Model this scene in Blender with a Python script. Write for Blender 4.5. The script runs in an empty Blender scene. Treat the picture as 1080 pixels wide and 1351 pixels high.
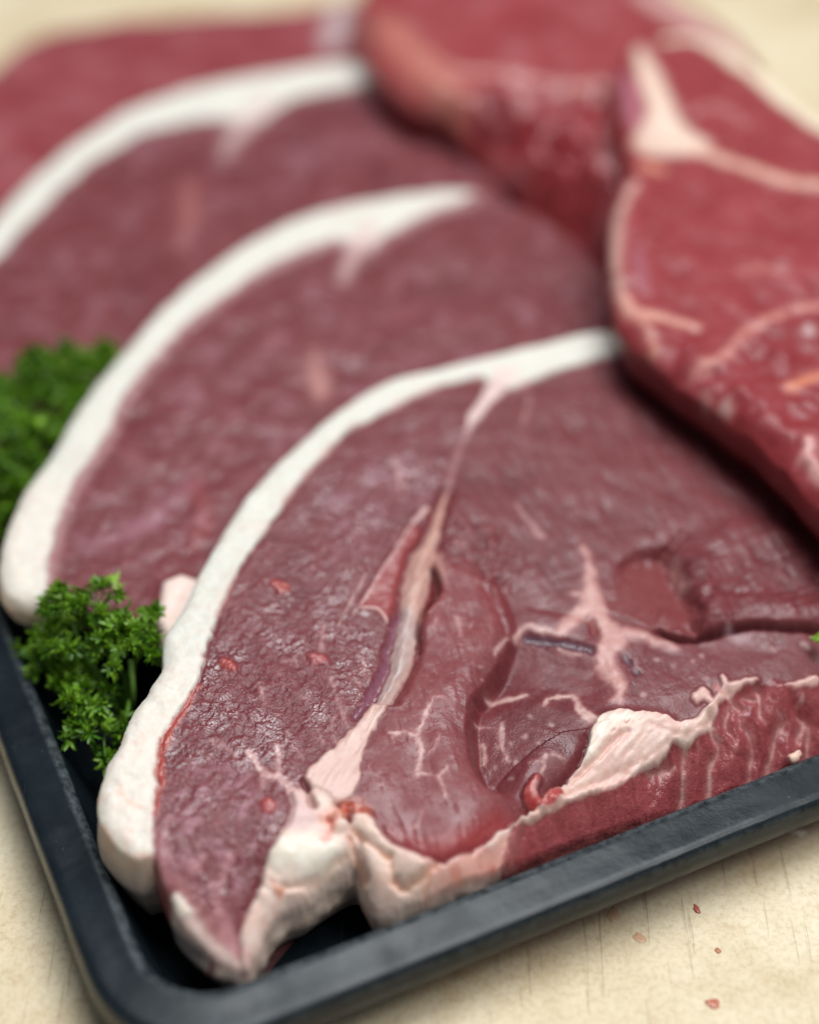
import bpy, bmesh, math, random
import numpy as np
from mathutils import Vector, Matrix

# ------------------------------------------------------------------ camera, light, exposure
MM = 0.001
ELEV, DIST, FOC = math.radians(43.0), 500.0, 2250.0        # millimetres; FOC in photo pixels
FWD = np.array([0, math.cos(ELEV), -math.sin(ELEV)])
UPV = np.array([0, math.sin(ELEV), math.cos(ELEV)])
RGT = np.array([1.0, 0, 0])
CAM = np.array([0, 0, 30.0]) - DIST * FWD

scn = bpy.context.scene
cam_d = bpy.data.cameras.new('camera')
cam_d.sensor_fit = 'HORIZONTAL'; cam_d.sensor_width = 24.0; cam_d.lens = 50.0
cam_d.clip_start = 0.02; cam_d.clip_end = 50.0
cam_d.dof.use_dof = True; cam_d.dof.focus_distance = 0.434; cam_d.dof.aperture_fstop = 2.1
cam = bpy.data.objects.new('camera', cam_d); scn.collection.objects.link(cam)
cam.location = Vector(CAM * MM); cam.rotation_euler = (math.pi / 2 - ELEV, 0, 0)
scn.camera = cam

wd = bpy.data.worlds.new('World'); scn.world = wd; wd.use_nodes = True
wd.node_tree.nodes['Background'].inputs[0].default_value = (0.80, 0.90, 1.0, 1)
wd.node_tree.nodes['Background'].inputs[1].default_value = 0.13

def area(name, loc, target, size, power, col):
    l = bpy.data.lights.new(name, 'AREA'); l.shape = 'RECTANGLE'; l.size, l.size_y = size
    l.energy = power; l.color = col
    o = bpy.data.objects.new(name, l); scn.collection.objects.link(o)
    o.location = loc
    o.rotation_euler = (Vector(target) - Vector(loc)).to_track_quat('-Z', 'Y').to_euler()
area('window_light', (0.16, 0.30, 1.55), (0, 0.05, 0.03), (0.95, 0.8), 25.0, (0.94, 0.98, 1.0))
area('fill_light', (0.65, -0.25, 1.25), (0, 0.0, 0.03), (0.5, 0.5), 6.5, (1.0, 0.98, 0.95))  # added fill lamp, brightens the near side of the meat

vs = scn.view_settings
vs.view_transform = 'Standard'; vs.look = 'None'; vs.gamma = 1.0; vs.exposure = 0.20; vs.use_curve_mapping = False
scn.cycles.use_denoising = True; scn.cycles.denoising_prefilter = 'ACCURATE'
scn.cycles.max_bounces = 6; scn.cycles.diffuse_bounces = 3; scn.cycles.glossy_bounces = 2; scn.cycles.transmission_bounces = 2
scn.cycles.caustics_reflective = False; scn.cycles.caustics_refractive = False

# ------------------------------------------------------------------ small helpers
rng = np.random.default_rng(7)
_TAB = rng.random((8, 256, 256))

def vnoise(x, y, seed=0):
    t = _TAB[seed % 8]
    x = x + 17.3 * seed; y = y + 9.1 * seed
    xi = np.floor(x).astype(int); yi = np.floor(y).astype(int)
    fx = x - xi; fy = y - yi
    fx = fx * fx * (3 - 2 * fx); fy = fy * fy * (3 - 2 * fy)
    a = t[xi & 255, yi & 255]; b = t[(xi + 1) & 255, yi & 255]
    c = t[xi & 255, (yi + 1) & 255]; d = t[(xi + 1) & 255, (yi + 1) & 255]
    return (a * (1 - fx) + b * fx) * (1 - fy) + (c * (1 - fx) + d * fx) * fy

def fbm(x, y, seed=0, octv=3, gain=.5):
    s = 0; a = 1; n = 0
    for k in range(octv):
        s = s + a * vnoise(x * 2 ** k, y * 2 ** k, seed + k * 3); n += a; a *= gain
    return s / n * 2 - 1          # about -1..1

def sstep(e0, e1, x):
    t = np.clip((x - e0) / (e1 - e0), 0, 1)
    return t * t * (3 - 2 * t)

def catmull(pts, n=5, closed=False):
    P = np.array(pts, float); m = len(P)
    if m < 3: 
        t = np.linspace(0, 1, n + 1)[:, None]
        return P[0] * (1 - t) + P[-1] * t
    out = []
    segs = m if closed else m - 1
    for i in range(segs):
        if closed:
            p0, p1, p2, p3 = P[(i - 1) % m], P[i], P[(i + 1) % m], P[(i + 2) % m]
        else:
            p1, p2 = P[i], P[i + 1]
            p0 = P[i - 1] if i else 2 * p1 - p2
            p3 = P[i + 2] if i + 2 < m else 2 * p2 - p1
        for k in range(n):
            t = k / n
            out.append(.5 * (2 * p1 + (p2 - p0) * t + (2 * p0 - 5 * p1 + 4 * p2 - p3) * t * t + (3 * p1 - p0 - 3 * p2 + p3) * t ** 3))
    if not closed: out.append(P[-1])
    return np.array(out)

def hit(px, py, z):
    """the point of the place at height z (mm) seen at a point of the photograph"""
    d = FWD + (px - 540) / FOC * RGT - (py - 675.5) / FOC * UPV
    return CAM + d * ((z - CAM[2]) / d[2])

def link(name, me, mat, parent=None):
    o = bpy.data.objects.new(name, me); scn.collection.objects.link(o)
    if mat: me.materials.append(mat)
    if parent: o.parent = parent
    return o

def empty(name, loc, label, cat, group=None):
    o = bpy.data.objects.new(name, None); scn.collection.objects.link(o)
    o.empty_display_size = .02
    o.location = loc; o['label'] = label; o['category'] = cat
    if group: o['group'] = group
    return o

def mesh(name, V, Fc, mat, parent=None, smooth=True, origin=None):
    """V in mm (world); with a parent the verts are stored relative to it"""
    V = np.asarray(V, float) * MM
    if parent is not None: V = V - np.array(parent.location)
    me = bpy.data.meshes.new(name)
    me.from_pydata(V.tolist(), [], Fc if isinstance(Fc, list) else Fc.tolist())
    if smooth: me.polygons.foreach_set('use_smooth', np.ones(len(me.polygons), bool))
    me.update()
    return link(name, me, mat, parent)

# ------------------------------------------------------------------ materials
class N:
    def __init__(s, name):
        s.m = bpy.data.materials.new(name); s.m.use_nodes = True
        s.t = s.m.node_tree; s.b = s.t.nodes['Principled BSDF']
    def n(s, kind, **kw):
        nd = s.t.nodes.new(kind)
        for k, v in kw.items():
            if k.startswith('i_'):
                key = k[2:]
                key = int(key) if key.isdigit() else key
                nd.inputs[key].default_value = v
            else: setattr(nd, k, v)
        return nd
    def l(s, a, b): s.t.links.new(a, b)
    def math(s, op, a, b=None, c=None, clamp=False):
        nd = s.t.nodes.new('ShaderNodeMath'); nd.operation = op; nd.use_clamp = clamp
        for k, v in enumerate((a, b, c)):
            if v is None: continue
            if isinstance(v, (int, float)): nd.inputs[k].default_value = v
            else: s.l(v, nd.inputs[k])
        return nd.outputs[0]
    def ramp(s, f, stops, interp='LINEAR'):
        nd = s.t.nodes.new('ShaderNodeValToRGB'); nd.color_ramp.interpolation = interp
        e = nd.color_ramp.elements
        while len(e) < len(stops): e.new(.5)
        for q, (p, c) in zip(e, stops):
            q.position = p; q.color = c if len(c) == 4 else (*c, 1)
        s.l(f, nd.inputs[0]); return nd.outputs[0]
    def mix(s, f, a, b, blend='MIX'):
        nd = s.t.nodes.new('ShaderNodeMix'); nd.data_type = 'RGBA'; nd.blend_type = blend
        for k, v in ((0, f), (6, a), (7, b)):
            if isinstance(v, (int, float)): nd.inputs[k].default_value = v
            elif isinstance(v, tuple): nd.inputs[k].default_value = v if len(v) == 4 else (*v, 1)
            else: s.l(v, nd.inputs[k])
        return nd.outputs[2]
    def noise(s, vec, scale, detail=2, rough=.5, dist=0.):
        nd = s.n('ShaderNodeTexNoise', i_Scale=scale, i_Detail=detail, i_Roughness=rough, i_Distortion=dist)
        if vec is not None: s.l(vec, nd.inputs['Vector'])
        return nd.outputs['Fac']
    def mapping(s, vec, rot=0., scale=(1, 1, 1), loc=(0, 0, 0)):
        nd = s.n('ShaderNodeMapping'); s.l(vec, nd.inputs[0])
        nd.inputs['Rotation'].default_value = (0, 0, rot); nd.inputs['Scale'].default_value = scale
        nd.inputs['Location'].default_value = loc
        return nd.outputs[0]
    def bump(s, h, strength, dist, normal=None):
        nd = s.n('ShaderNodeBump', i_Strength=strength, i_Distance=dist); s.l(h, nd.inputs['Height'])
        if normal is not None: s.l(normal, nd.inputs['Normal'])
        return nd.outputs[0]

def flesh_material():
    g = N('flesh'); b = g.b
    geo = g.n('ShaderNodeNewGeometry').outputs['Position']
    alb = g.n('ShaderNodeAttribute', attribute_name='albedo').outputs['Color']
    fat = g.n('ShaderNodeAttribute', attribute_name='fat').outputs['Fac']
    wet = g.n('ShaderNodeAttribute', attribute_name='wet').outputs['Fac']
    lean = g.math('SUBTRACT', 1.0, fat, clamp=True)
    gr = g.n('ShaderNodeAttribute', attribute_name='grain').outputs['Fac']
    # grain of the lean: granular bundles and fine fibres
    n1 = g.noise(geo, 800, 2, .6, .3)
    n2 = g.noise(geo, 1750, 1, .5)
    shade = g.ramp(n1, [(.28, (.62, .52, .55)), (.50, (1, 1, 1)), (.75, (1.0, 1.0, 1.0))])
    lin = g.mix(g.math('ADD', g.math('MULTIPLY', gr, .5), .45, clamp=True), alb, g.mix(1.0, alb, shade, 'MULTIPLY'))
    speck = g.ramp(g.math('ADD', g.math('MULTIPLY', n2, .55), g.math('MULTIPLY', n1, .45)), [(.56, (0, 0, 0)), (.72, (1, 1, 1))])
    lin = g.mix(g.math('MULTIPLY', speck, g.math('MULTIPLY', gr, .38)), lin, (.55, .30, .31))
    nf = g.noise(geo, 420, 2, .6)
    fsh = g.ramp(nf, [(.3, (.95, .89, .85)), (.6, (1, 1, 1))])
    ft = g.mix(1.0, alb, fsh, 'MULTIPLY')
    g.l(g.mix(fat, lin, ft), b.inputs['Base Color'])
    r = g.math('ADD', g.math('MULTIPLY', nf, .20), .36)
    r = g.math('SUBTRACT', r, g.math('MULTIPLY', wet, .24), clamp=True)
    r = g.math('ADD', r, g.math('MULTIPLY', fat, .08))
    g.l(r, b.inputs['Roughness'])
    b.inputs['Specular IOR Level'].default_value = .28
    hl = g.math('ADD', g.math('MULTIPLY', n1, .50), g.math('MULTIPLY', n2, .42))
    hl = g.math('MULTIPLY', hl, g.math('MULTIPLY', lean, g.math('ADD', gr, .12)))
    hf = g.math('MULTIPLY', nf, g.math('MULTIPLY', fat, .36))
    bm = g.bump(g.math('ADD', hl, hf), .9, .0007)
    g.l(bm, b.inputs['Normal'])
    g.l(g.math('MULTIPLY', fat, .28), b.inputs['Subsurface Weight'])
    b.inputs['Subsurface Radius'].default_value = (1.0, .35, .25)
    b.inputs['Subsurface Scale'].default_value = .0022
    g.l(g.math('MULTIPLY', wet, g.math('ADD', g.math('MULTIPLY', lean, .45), .25)), b.inputs['Coat Weight'])
    b.inputs['Coat Roughness'].default_value = .07
    g.l(bm, b.inputs['Coat Normal'])
    return g.m

def tray_material():
    g = N('black_plastic'); b = g.b
    geo = g.n('ShaderNodeNewGeometry').outputs['Position']
    wear = g.n('ShaderNodeAttribute', attribute_name='wear').outputs['Fac']
    base = g.ramp(g.noise(geo, 60, 5, .65), [(.3, (.005, .008, .011)), (.55, (.009, .014, .018)), (.8, (.016, .023, .028))])
    lines = None
    for rot, sc, th in ((2.03, (500, 9, 1), .74), (-.7, (450, 40, 1), .74), (1.5, (600, 40, 1), .73)):
        v = g.noise(g.mapping(geo, rot, sc), 1.0, 1, .4)
        f = g.ramp(v, [(th, (0, 0, 0)), (th + .04, (1, 1, 1))])
        lines = f if lines is None else g.math('MAXIMUM', lines, f)
    smear = g.ramp(g.noise(geo, 35, 4, .6, .6), [(.45, (0, 0, 0)), (.70, (1, 1, 1))])
    lines = g.math('MULTIPLY', lines, g.math('ADD', g.math('MULTIPLY', smear, .7), .3))
    col = g.mix(g.math('MULTIPLY', lines, .45), base, (.10, .115, .125))
    wn = g.math('MULTIPLY', wear, g.ramp(g.noise(geo, 420, 4, .7), [(.36, (0, 0, 0)), (.62, (1, 1, 1))]))
    col = g.mix(g.math('MULTIPLY', wn, .40), col, (.16, .18, .19))
    dust = g.ramp(g.noise(geo, 1500, 1, .4), [(.76, (0, 0, 0)), (.80, (1, 1, 1))])
    dust = g.math('MULTIPLY', dust, smear)
    col = g.mix(g.math('MULTIPLY', dust, .55), col, (.32, .33, .33))
    g.l(col, b.inputs['Base Color'])
    r = g.math('ADD', g.math('MULTIPLY', g.noise(geo, 90, 3, .6), .20), .14)
    g.l(g.math('ADD', r, g.math('MULTIPLY', smear, .18)), b.inputs['Roughness'])
    h = g.math('SUBTRACT', g.noise(geo, 350, 4, .6), g.math('MULTIPLY', lines, .8))
    g.l(g.bump(h, .22, .0003), b.inputs['Normal'])
    b.inputs['Specular IOR Level'].default_value = .22
    return g.m

def board_material():
    g = N('board_plastic'); b = g.b
    geo = g.n('ShaderNodeNewGeometry').outputs['Position']
    n = g.noise(geo, 22, 4, .62, .4)
    col = g.ramp(n, [(.30, (.58, .455, .28)), (.5, (.68, .57, .385)), (.7, (.75, .655, .47))])
    blot = g.ramp(g.noise(geo, 90, 4, .68, .6), [(.52, (0, 0, 0)), (.72, (1, 1, 1))])
    col = g.mix(g.math('MULTIPLY', blot, .42), col, (.48, .33, .16))
    pink = g.ramp(g.noise(g.mapping(geo, 0, (1, 1, 1), (.7, .2, 0)), 22, 3, .6), [(.60, (0, 0, 0)), (.8, (1, 1, 1))])
    col = g.mix(g.math('MULTIPLY', pink, .30), col, (.62, .36, .24))
    fine = g.noise(geo, 620, 3, .7)
    col = g.mix(1.0, col, g.ramp(fine, [(.28, (.80, .75, .68)), (.55, (1, 1, 1))]), 'MULTIPLY')
    cuts = None; lite = None
    for k, (rot, sc, th) in enumerate(((.33, (360, 30, 1), .70), (.75, (450, 20, 1), .71), (1.1, (500, 22, 1), .70), (1.95, (400, 14, 1), .71), (1.45, (360, 20, 1), .71))):
        v = g.noise(g.mapping(geo, rot, sc, (k * 3.1, k * 1.7, 0)), 1.0, 1, .45, .15)
        f = g.ramp(v, [(th, (0, 0, 0)), (th + .035, (1, 1, 1))])
        if k < 3: cuts = f if cuts is None else g.math('MAXIMUM', cuts, f)
        else: lite = f if lite is None else g.math('MAXIMUM', lite, f)
    grime = g.ramp(g.noise(geo, 75, 4, .7), [(.42, (0, 0, 0)), (.62, (1, 1, 1))])
    dk = g.math('MULTIPLY', cuts, grime)
    col = g.mix(g.math('MULTIPLY', dk, .36), col, (.15, .095, .045))
    col = g.mix(g.math('MULTIPLY', lite, .30), col, (.78, .70, .52))
    pit = g.ramp(g.noise(geo, 430, 2, .5), [(.735, (0, 0, 0)), (.775, (1, 1, 1))])
    col = g.mix(g.math('MULTIPLY', pit, .25), col, (.26, .16, .07))
    g.l(col, b.inputs['Base Color'])
    b.inputs['Roughness'].default_value = .55
    h = g.math('SUBTRACT', g.math('MULTIPLY', fine, .5), g.math('ADD', cuts, g.math('MULTIPLY', lite, .6)))
    g.l(g.bump(h, .5, .0004), b.inputs['Normal'])
    b.inputs['Subsurface Weight'].default_value = .0
    return g.m

def leaf_material(name, c0, c1, rough=.38):
    g = N(name); b = g.b
    geo = g.n('ShaderNodeNewGeometry')
    rnd = g.n('ShaderNodeAttribute', attribute_name='tone').outputs['Fac']
    n = g.noise(geo.outputs['Position'], 500, 2)
    f = g.math('ADD', g.math('MULTIPLY', rnd, .75), g.math('MULTIPLY', n, .3))
    col = g.ramp(f, [(.1, c0), (.9, c1)])
    g.l(col, b.inputs['Base Color'])
    b.inputs['Roughness'].default_value = rough
    tr = g.n('ShaderNodeBsdfTranslucent'); g.l(g.mix(1.0, col, (1.6, 1.5, .5), 'MULTIPLY'), tr.inputs[0])
    mx = g.n('ShaderNodeMixShader', i_0=.28)
    g.l(b.outputs[0], mx.inputs[1]); g.l(tr.outputs[0], mx.inputs[2])
    g.l(mx.outputs[0], g.t.nodes['Material Output'].inputs[0])
    g.l(g.bump(n, .4, .0004), b.inputs['Normal'])
    return g.m

FLESH = flesh_material(); TRAY = tray_material(); BOARD = board_material()
LEAF = leaf_material('parsley_leaf', (.030, .115, .006), (.250, .460, .032))
STEM = leaf_material('parsley_stem', (.10, .22, .03), (.20, .36, .07))

# ------------------------------------------------------------------ the board and the tray
bb = 900
n = 24
V = [(-bb + 2 * bb * i / n, -500 + 2 * bb * j / n, 0) for j in range(n + 1) for i in range(n + 1)]
Fq = [(j * (n + 1) + i, j * (n + 1) + i + 1, (j + 1) * (n + 1) + i + 1, (j + 1) * (n + 1) + i) for j in range(n) for i in range(n)]
board = mesh('cutting_board', V, Fq, BOARD, None, False)
board['kind'] = 'structure'; board['label'] = 'scratched cream cutting board under the black tray'

TA = math.radians(25.0)
TB = np.array([math.cos(TA), math.sin(TA)]); TN = np.array([-math.sin(TA), math.cos(TA)])
B0, B1, N0, N1 = -131.0, 236.0, -133.7, 300.0
RIMZ = 22.0

def tray_loop(off, R0=31.0, step=2.2):
    """points (b,n) and outward normals of the tray outline moved outwards by off"""
    R = max(R0 + off, 2.0)
    b0, b1, n0, n1 = B0 - off, B1 + off, N0 - off, N1 + off
    pts = []
    cs = [((b0 + R, n0 + R), math.pi), ((b1 - R, n0 + R), 1.5 * math.pi), ((b1 - R, n1 - R), 0), ((b0 + R, n1 - R), .5 * math.pi)]
    NA = 26
    LB = int((B1 - B0 - 2 * R0) / step); LN = int((N1 - N0 - 2 * R0) / step)
    for k, (c, a0) in enumerate(cs):
        arc = [(c[0] + R * math.cos(a0 + .5 * math.pi * t / NA), c[1] + R * math.sin(a0 + .5 * math.pi * t / NA)) for t in range(NA + 1)]
        pts += arc
        c2, a2 = cs[(k + 1) % 4]
        e = (c2[0] + R * math.cos(a2), c2[1] + R * math.sin(a2)); s_ = arc[-1]
        m = LB if k in (0, 2) else LN
        pts += [(s_[0] + (e[0] - s_[0]) * t / m, s_[1] + (e[1] - s_[1]) * t / m) for t in range(1, m)]
    P = np.array(pts)
    return P[:, :1] * TB + P[:, 1:] * TN

def sweep(name, prof, parent, wearf):
    rows = []; wr = []
    for o, z in prof:
        P = tray_loop(o)
        wob = fbm(P[:, 0] / 14, P[:, 1] / 14, 1, 2) * .28
        fine = fbm(P[:, 0] / 2.5, P[:, 1] / 2.5, 4, 2)
        ed = wearf(o, z)
        d = P - P.mean(0); d /= np.linalg.norm(d, axis=1)[:, None]
        P = P + d * (wob + fine * 0. * ed)[:, None]
        rows.append(np.column_stack([P, z + wob * .6 + fine * 0. * ed])); wr.append(np.full(len(P), ed))
    m = len(rows[0]); V = np.concatenate(rows)
    Fc = []
    for r in range(len(prof) - 1):
        i = np.arange(m); j = (i + 1) % m
        Fc.append(np.column_stack([r * m + i, r * m + j, (r + 1) * m + j, (r + 1) * m + i]))
    o = mesh(name, V, np.concatenate(Fc), TRAY, parent)
    a = o.data.attributes.new('wear', 'FLOAT', 'POINT'); a.data.foreach_set('value', np.concatenate(wr))
    return o

tc = (TB * (B0 + B1) / 2 + TN * (N0 + N1) / 2) * MM
tray = empty('serving_tray', (tc[0], tc[1], 0), 'black plastic butcher tray with worn rounded rim under the meat', 'tray')
wear = lambda o, z: 1.0 if (-13.4 < o < -11.4 and z > 20.5) else (.45 if o > -1.0 and z > 19 else 0.0)
rim_prof = [(-13.9, 18.6), (-13.6, 20.0), (-13.1, 21.2), (-12.4, 21.9), (-11.5, 22.2), (-10.3, 22.15), (-8, 21.9), (-5.5, 21.8), (-3.2, 21.7), (-1.9, 21.6), (-1.0, 21.2), (-.35, 20.5), (0, 19.4), (.3, 16.8), (.5, 14.2), (.2, 13.6), (-.9, 13.6), (-1.4, 14.4), (-1.7, 19.0), (-3, 19.8), (-11.5, 19.6), (-13.9, 18.6)]
sweep('rim', rim_prof, tray, wear)
bas_prof = [(-13.8, 19.0), (-15, 14), (-16.6, 8), (-18, 4.6), (-20, 3.0), (-23, 2.4), (-60, 2.2)]
basin = sweep('basin', bas_prof, tray, lambda o, z: 0.0)
bm = bmesh.new(); bm.from_mesh(basin.data)
bm.edges.ensure_lookup_table()
lo = [e for e in bm.edges if e.is_boundary and all(v.co.z < .0027 for v in e.verts)]
bmesh.ops.holes_fill(bm, edges=lo, sides=0)
out_p = [(-13.85, 18.9), (-16, 12), (-19, 3), (-21, .6), (-24, .3)]
bm.to_mesh(basin.data); bm.free()
sweep('outer_wall', out_p, tray, lambda o, z: 0.0)

# ------------------------------------------------------------------ meat: a height field with real thickness
MEAT = np.array([.155, .031, .035]); MEAT_D = np.array([.070, .011, .014]); MEAT_P = np.array([.225, .070, .076])
FAT = np.array([.67, .65, .585]); PINKFAT = np.array([.72, .46, .41]); RED = np.array([.40, .030, .022])

class Surf:
    def __init__(s, box, cell, z0, ref, gx, gn):
        """z0 at ref (mm), gx slope along the tray's long side, gn slope away from the near rim"""
        s.cell = cell
        s.xs = np.arange(box[0], box[1], cell); s.ys = np.arange(box[2], box[3], cell)
        s.X, s.Y = np.meshgrid(s.xs, s.ys)
        g = TB * gx + TN * gn
        s.plane = z0 + (s.X - ref[0]) * g[0] + (s.Y - ref[1]) * g[1]
        s.H = s.plane.copy()
        s.col = np.empty(s.X.shape + (3,)); s.col[:] = MEAT
        s.fat = np.zeros(s.X.shape); s.wet = np.full(s.X.shape, .25)
        s.part = np.zeros(s.X.shape, int); s.parts = ['meat']
        s.cache = {}; s.warp = .55; s.grain = np.full(s.X.shape, .20)
    def z(s, x, y, A=None):
        A = s.H if A is None else A
        i = int(np.clip(round((x - s.xs[0]) / s.cell), 0, len(s.xs) - 1)); j = int(np.clip(round((y - s.ys[0]) / s.cell), 0, len(s.ys) - 1))
        return A[j, i]
    def at(s, px, py, dz=0.0):
        z = s.plane.mean()
        for k in range(14):
            p = hit(px, py, z); z = .5 * z + .5 * (s.z(p[0], p[1]) + dz)
        p = hit(px, py, z)
        return p[0], p[1]
    def pts(s, px, dz=0.0): return np.array([s.at(p[0], p[1], dz) for p in px])
    def crop(s, P, m):
        i0 = max(int((P[:, 0].min() - m - s.xs[0]) / s.cell), 0); i1 = min(int((P[:, 0].max() + m - s.xs[0]) / s.cell) + 2, len(s.xs))
        j0 = max(int((P[:, 1].min() - m - s.ys[0]) / s.cell), 0); j1 = min(int((P[:, 1].max() + m - s.ys[0]) / s.cell) + 2, len(s.ys))
        return slice(j0, max(j1, j0)), slice(i0, max(i1, i0))
    def stroke(s, px, margin=6.0, smooth=True, world=False):
        """signed distance (mm) to a stroke of varying half width; px rows (x, y, half width in photo pixels)"""
        px = np.array(px, float)
        W = px[:, :2] if world else s.pts(px)
        w = px[:, 2:3] / (1 if world else 4.7)
        Q = np.column_stack([W, w])
        if smooth: Q = catmull(Q, 5)
        out = np.full(s.X.shape, 99.0)
        sl = s.crop(Q, margin + Q[:, 2].max())
        X = s.X[sl] + s.warp * s.nz(1.9, 1)[sl]; Y = s.Y[sl] + s.warp * s.nz(1.9, 2)[sl]
        best = np.full(X.shape, 99.0)
        for a, b in zip(Q[:-1], Q[1:]):
            d = b[:2] - a[:2]; L = d @ d + 1e-9
            t = np.clip(((X - a[0]) * d[0] + (Y - a[1]) * d[1]) / L, 0, 1)
            best = np.minimum(best, np.hypot(X - a[0] - t * d[0], Y - a[1] - t * d[1]) - (a[2] + (b[2] - a[2]) * t))
        out[sl] = best
        return out
    def poly(s, px, margin=8.0, smooth=True, world=None, n=4):
        P = s.pts(px) if world is None else np.asarray(world)
        if smooth: P = catmull(P, n, True)
        out = np.full(s.X.shape, 99.0); sl = s.crop(P, margin)
        w = 0. if world is not None else s.warp * 1.2
        X = s.X[sl] + w * s.nz(3.1, 3)[sl]; Y = s.Y[sl] + w * s.nz(3.1, 4)[sl]
        best = np.full(X.shape, 1e9); ins = np.zeros(X.shape, bool)
        for a, b in zip(P, np.roll(P, -1, 0)):
            d = b - a; L = d @ d + 1e-9
            t = np.clip(((X - a[0]) * d[0] + (Y - a[1]) * d[1]) / L, 0, 1)
            best = np.minimum(best, (X - a[0] - t * d[0]) ** 2 + (Y - a[1] - t * d[1]) ** 2)
            c = (a[1] > Y) != (b[1] > Y)
            with np.errstate(divide='ignore', invalid='ignore'):
                ins ^= c & (X < (b[0] - a[0]) * (Y - a[1]) / (b[1] - a[1] + 1e-12) + a[0])
        out[sl] = np.where(ins, -1, 1) * np.sqrt(best)
        return out
    def side(s, px):
        """signed distance to an open curve, positive on the right hand of its direction, and |distance|"""
        P = catmull(s.pts(px), 5)
        best = np.full(s.X.shape, 1e9); sg = np.ones(s.X.shape); u = np.zeros(s.X.shape)
        m = len(P) - 1
        for k, (a, b) in enumerate(zip(P[:-1], P[1:])):
            d = b - a; L = d @ d + 1e-9
            t = np.clip(((s.X - a[0]) * d[0] + (s.Y - a[1]) * d[1]) / L, 0, 1)
            q = (s.X - a[0] - t * d[0]) ** 2 + (s.Y - a[1] - t * d[1]) ** 2
            cr = d[1] * (s.X - a[0]) - d[0] * (s.Y - a[1])
            m_ = q < best
            best = np.where(m_, q, best); sg = np.where(m_, np.sign(cr), sg); u = np.where(m_, (k + t) / m, u)
        return sg * np.sqrt(best), u
    def nz(s, size, seed=0, octv=3, gain=.5, rot=0., stretch=1.):
        key = (size, seed % 8, octv, gain, rot, stretch)
        if key not in s.cache: s.cache[key] = s._nz(*key)
        return s.cache[key]
    def _nz(s, size, seed, octv, gain, rot, stretch):
        c, q = math.cos(rot), math.sin(rot)
        return fbm((s.X * c + s.Y * q) / size, (-s.X * q + s.Y * c) / (size * stretch), seed, octv, gain)
    def mask(s, sd, soft=.35, rag=0., size=1.6, seed=0):
        out = np.zeros(s.X.shape); k = sd < soft + abs(rag) + .01
        if rag: out[k] = sstep(soft, -soft, sd[k] + rag * s.nz(size, seed % 3)[k])
        else: out[k] = sstep(soft, -soft, sd[k])
        return out
    def paint(s, m, c, fat=None, wet=None):
        k = m > 1e-4; w = m[k]
        s.col[k] += (np.asarray(c) - s.col[k]) * w[:, None]
        if fat is not None: s.fat[k] += (fat - s.fat[k]) * w
        if wet is not None: s.wet[k] += (wet - s.wet[k]) * w
    def vein(s, q, op=.8, c=(.64, .41, .38), rag=.32, soft=.4, fat=.5, seed=0, lift=.08):
        """a thin ragged line of fat, broken where it thins"""
        sd = s.stroke(q, 3)
        sd = sd + .30 * s.nz(2.6, seed + 1, 2)
        s.paint(sstep(1.5, -.2, sd) * op * .28, (.42, .17, .17))
        m = s.mask(sd, soft, rag, .7, seed) * (.55 + .45 * sstep(-.5, .4, s.nz(1.9, seed + 2, 2)))
        s.paint(m * op, c, fat); s.H += lift * m
    def setpart(s, name, m):
        if name not in s.parts: s.parts.append(name)
        s.part[m > .5] = s.parts.index(name)
    def outline(s, rows):
        """rows (px, py, run mm, drop mm, lift mm): the rim of the piece; the surface rounds over and drops there"""
        R = np.array(rows, float)
        W = np.array([s.at(r[0], r[1], -r[3] * r[4]) for r in R])
        s.edge = catmull(np.column_stack([W, R[:, 2:4]]), 6, True)
        e = s.edge
        s.sd = s.poly(None, 30, False, e[:, :2])
        # nearest edge parameters
        run = np.full(s.X.shape, 1.0); drop = np.zeros(s.X.shape)
        near = (s.sd < 1) & (s.sd > -32)
        x, y = s.X[near], s.Y[near]
        bd = np.full(x.shape, 1e9); br = np.ones(x.shape); bk = np.zeros(x.shape)
        for a, b in zip(e, np.roll(e, -1, 0)):
            d = b[:2] - a[:2]; L = d @ d + 1e-9
            t = np.clip(((x - a[0]) * d[0] + (y - a[1]) * d[1]) / L, 0, 1)
            q = (x - a[0] - t * d[0]) ** 2 + (y - a[1] - t * d[1]) ** 2
            m = q < bd
            bd = np.where(m, q, bd); br = np.where(m, a[2] + (b[2] - a[2]) * t, br); bk = np.where(m, a[3] + (b[3] - a[3]) * t, bk)
        run[near] = br; drop[near] = bk
        u = np.clip(-s.sd / np.maximum(run, .3), 0, 1)
        wide = sstep(10, 16, run)
        s.H = s.H - drop * ((1 - wide) * 1.5 * (1 - np.sqrt(np.clip(1 - (.8 - .8 * u) ** 2, 0, 1))) + wide * (1 - u) ** 1.7)
        s.run = run
    def build(s, name, label, cat, thick, floor=2.6, group=None, wall=None, rows=9, bulge=1.5, under=2.5):
        nx = len(s.xs)
        cs = .25 * (s.sd[:-1, :-1] + s.sd[1:, :-1] + s.sd[:-1, 1:] + s.sd[1:, 1:])
        keep = cs < 0
        jj, ii = np.nonzero(keep)
        a = jj * nx + ii
        quads = np.column_stack([a, a + 1, a + nx + 1, a + nx])
        fpart = s.part[jj, ii]
        X, Y, Z = s.X.ravel().copy(), s.Y.ravel().copy(), s.H.ravel().copy()
        # boundary vertices go onto the outline
        cnt = np.zeros(X.size, int); np.add.at(cnt, quads.ravel(), 1)
        bd = np.nonzero((cnt > 0) & (cnt < 4))[0]
        e = catmull(s.edge[:, :2], 14, True); kk = np.zeros(X.size, int)
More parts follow.
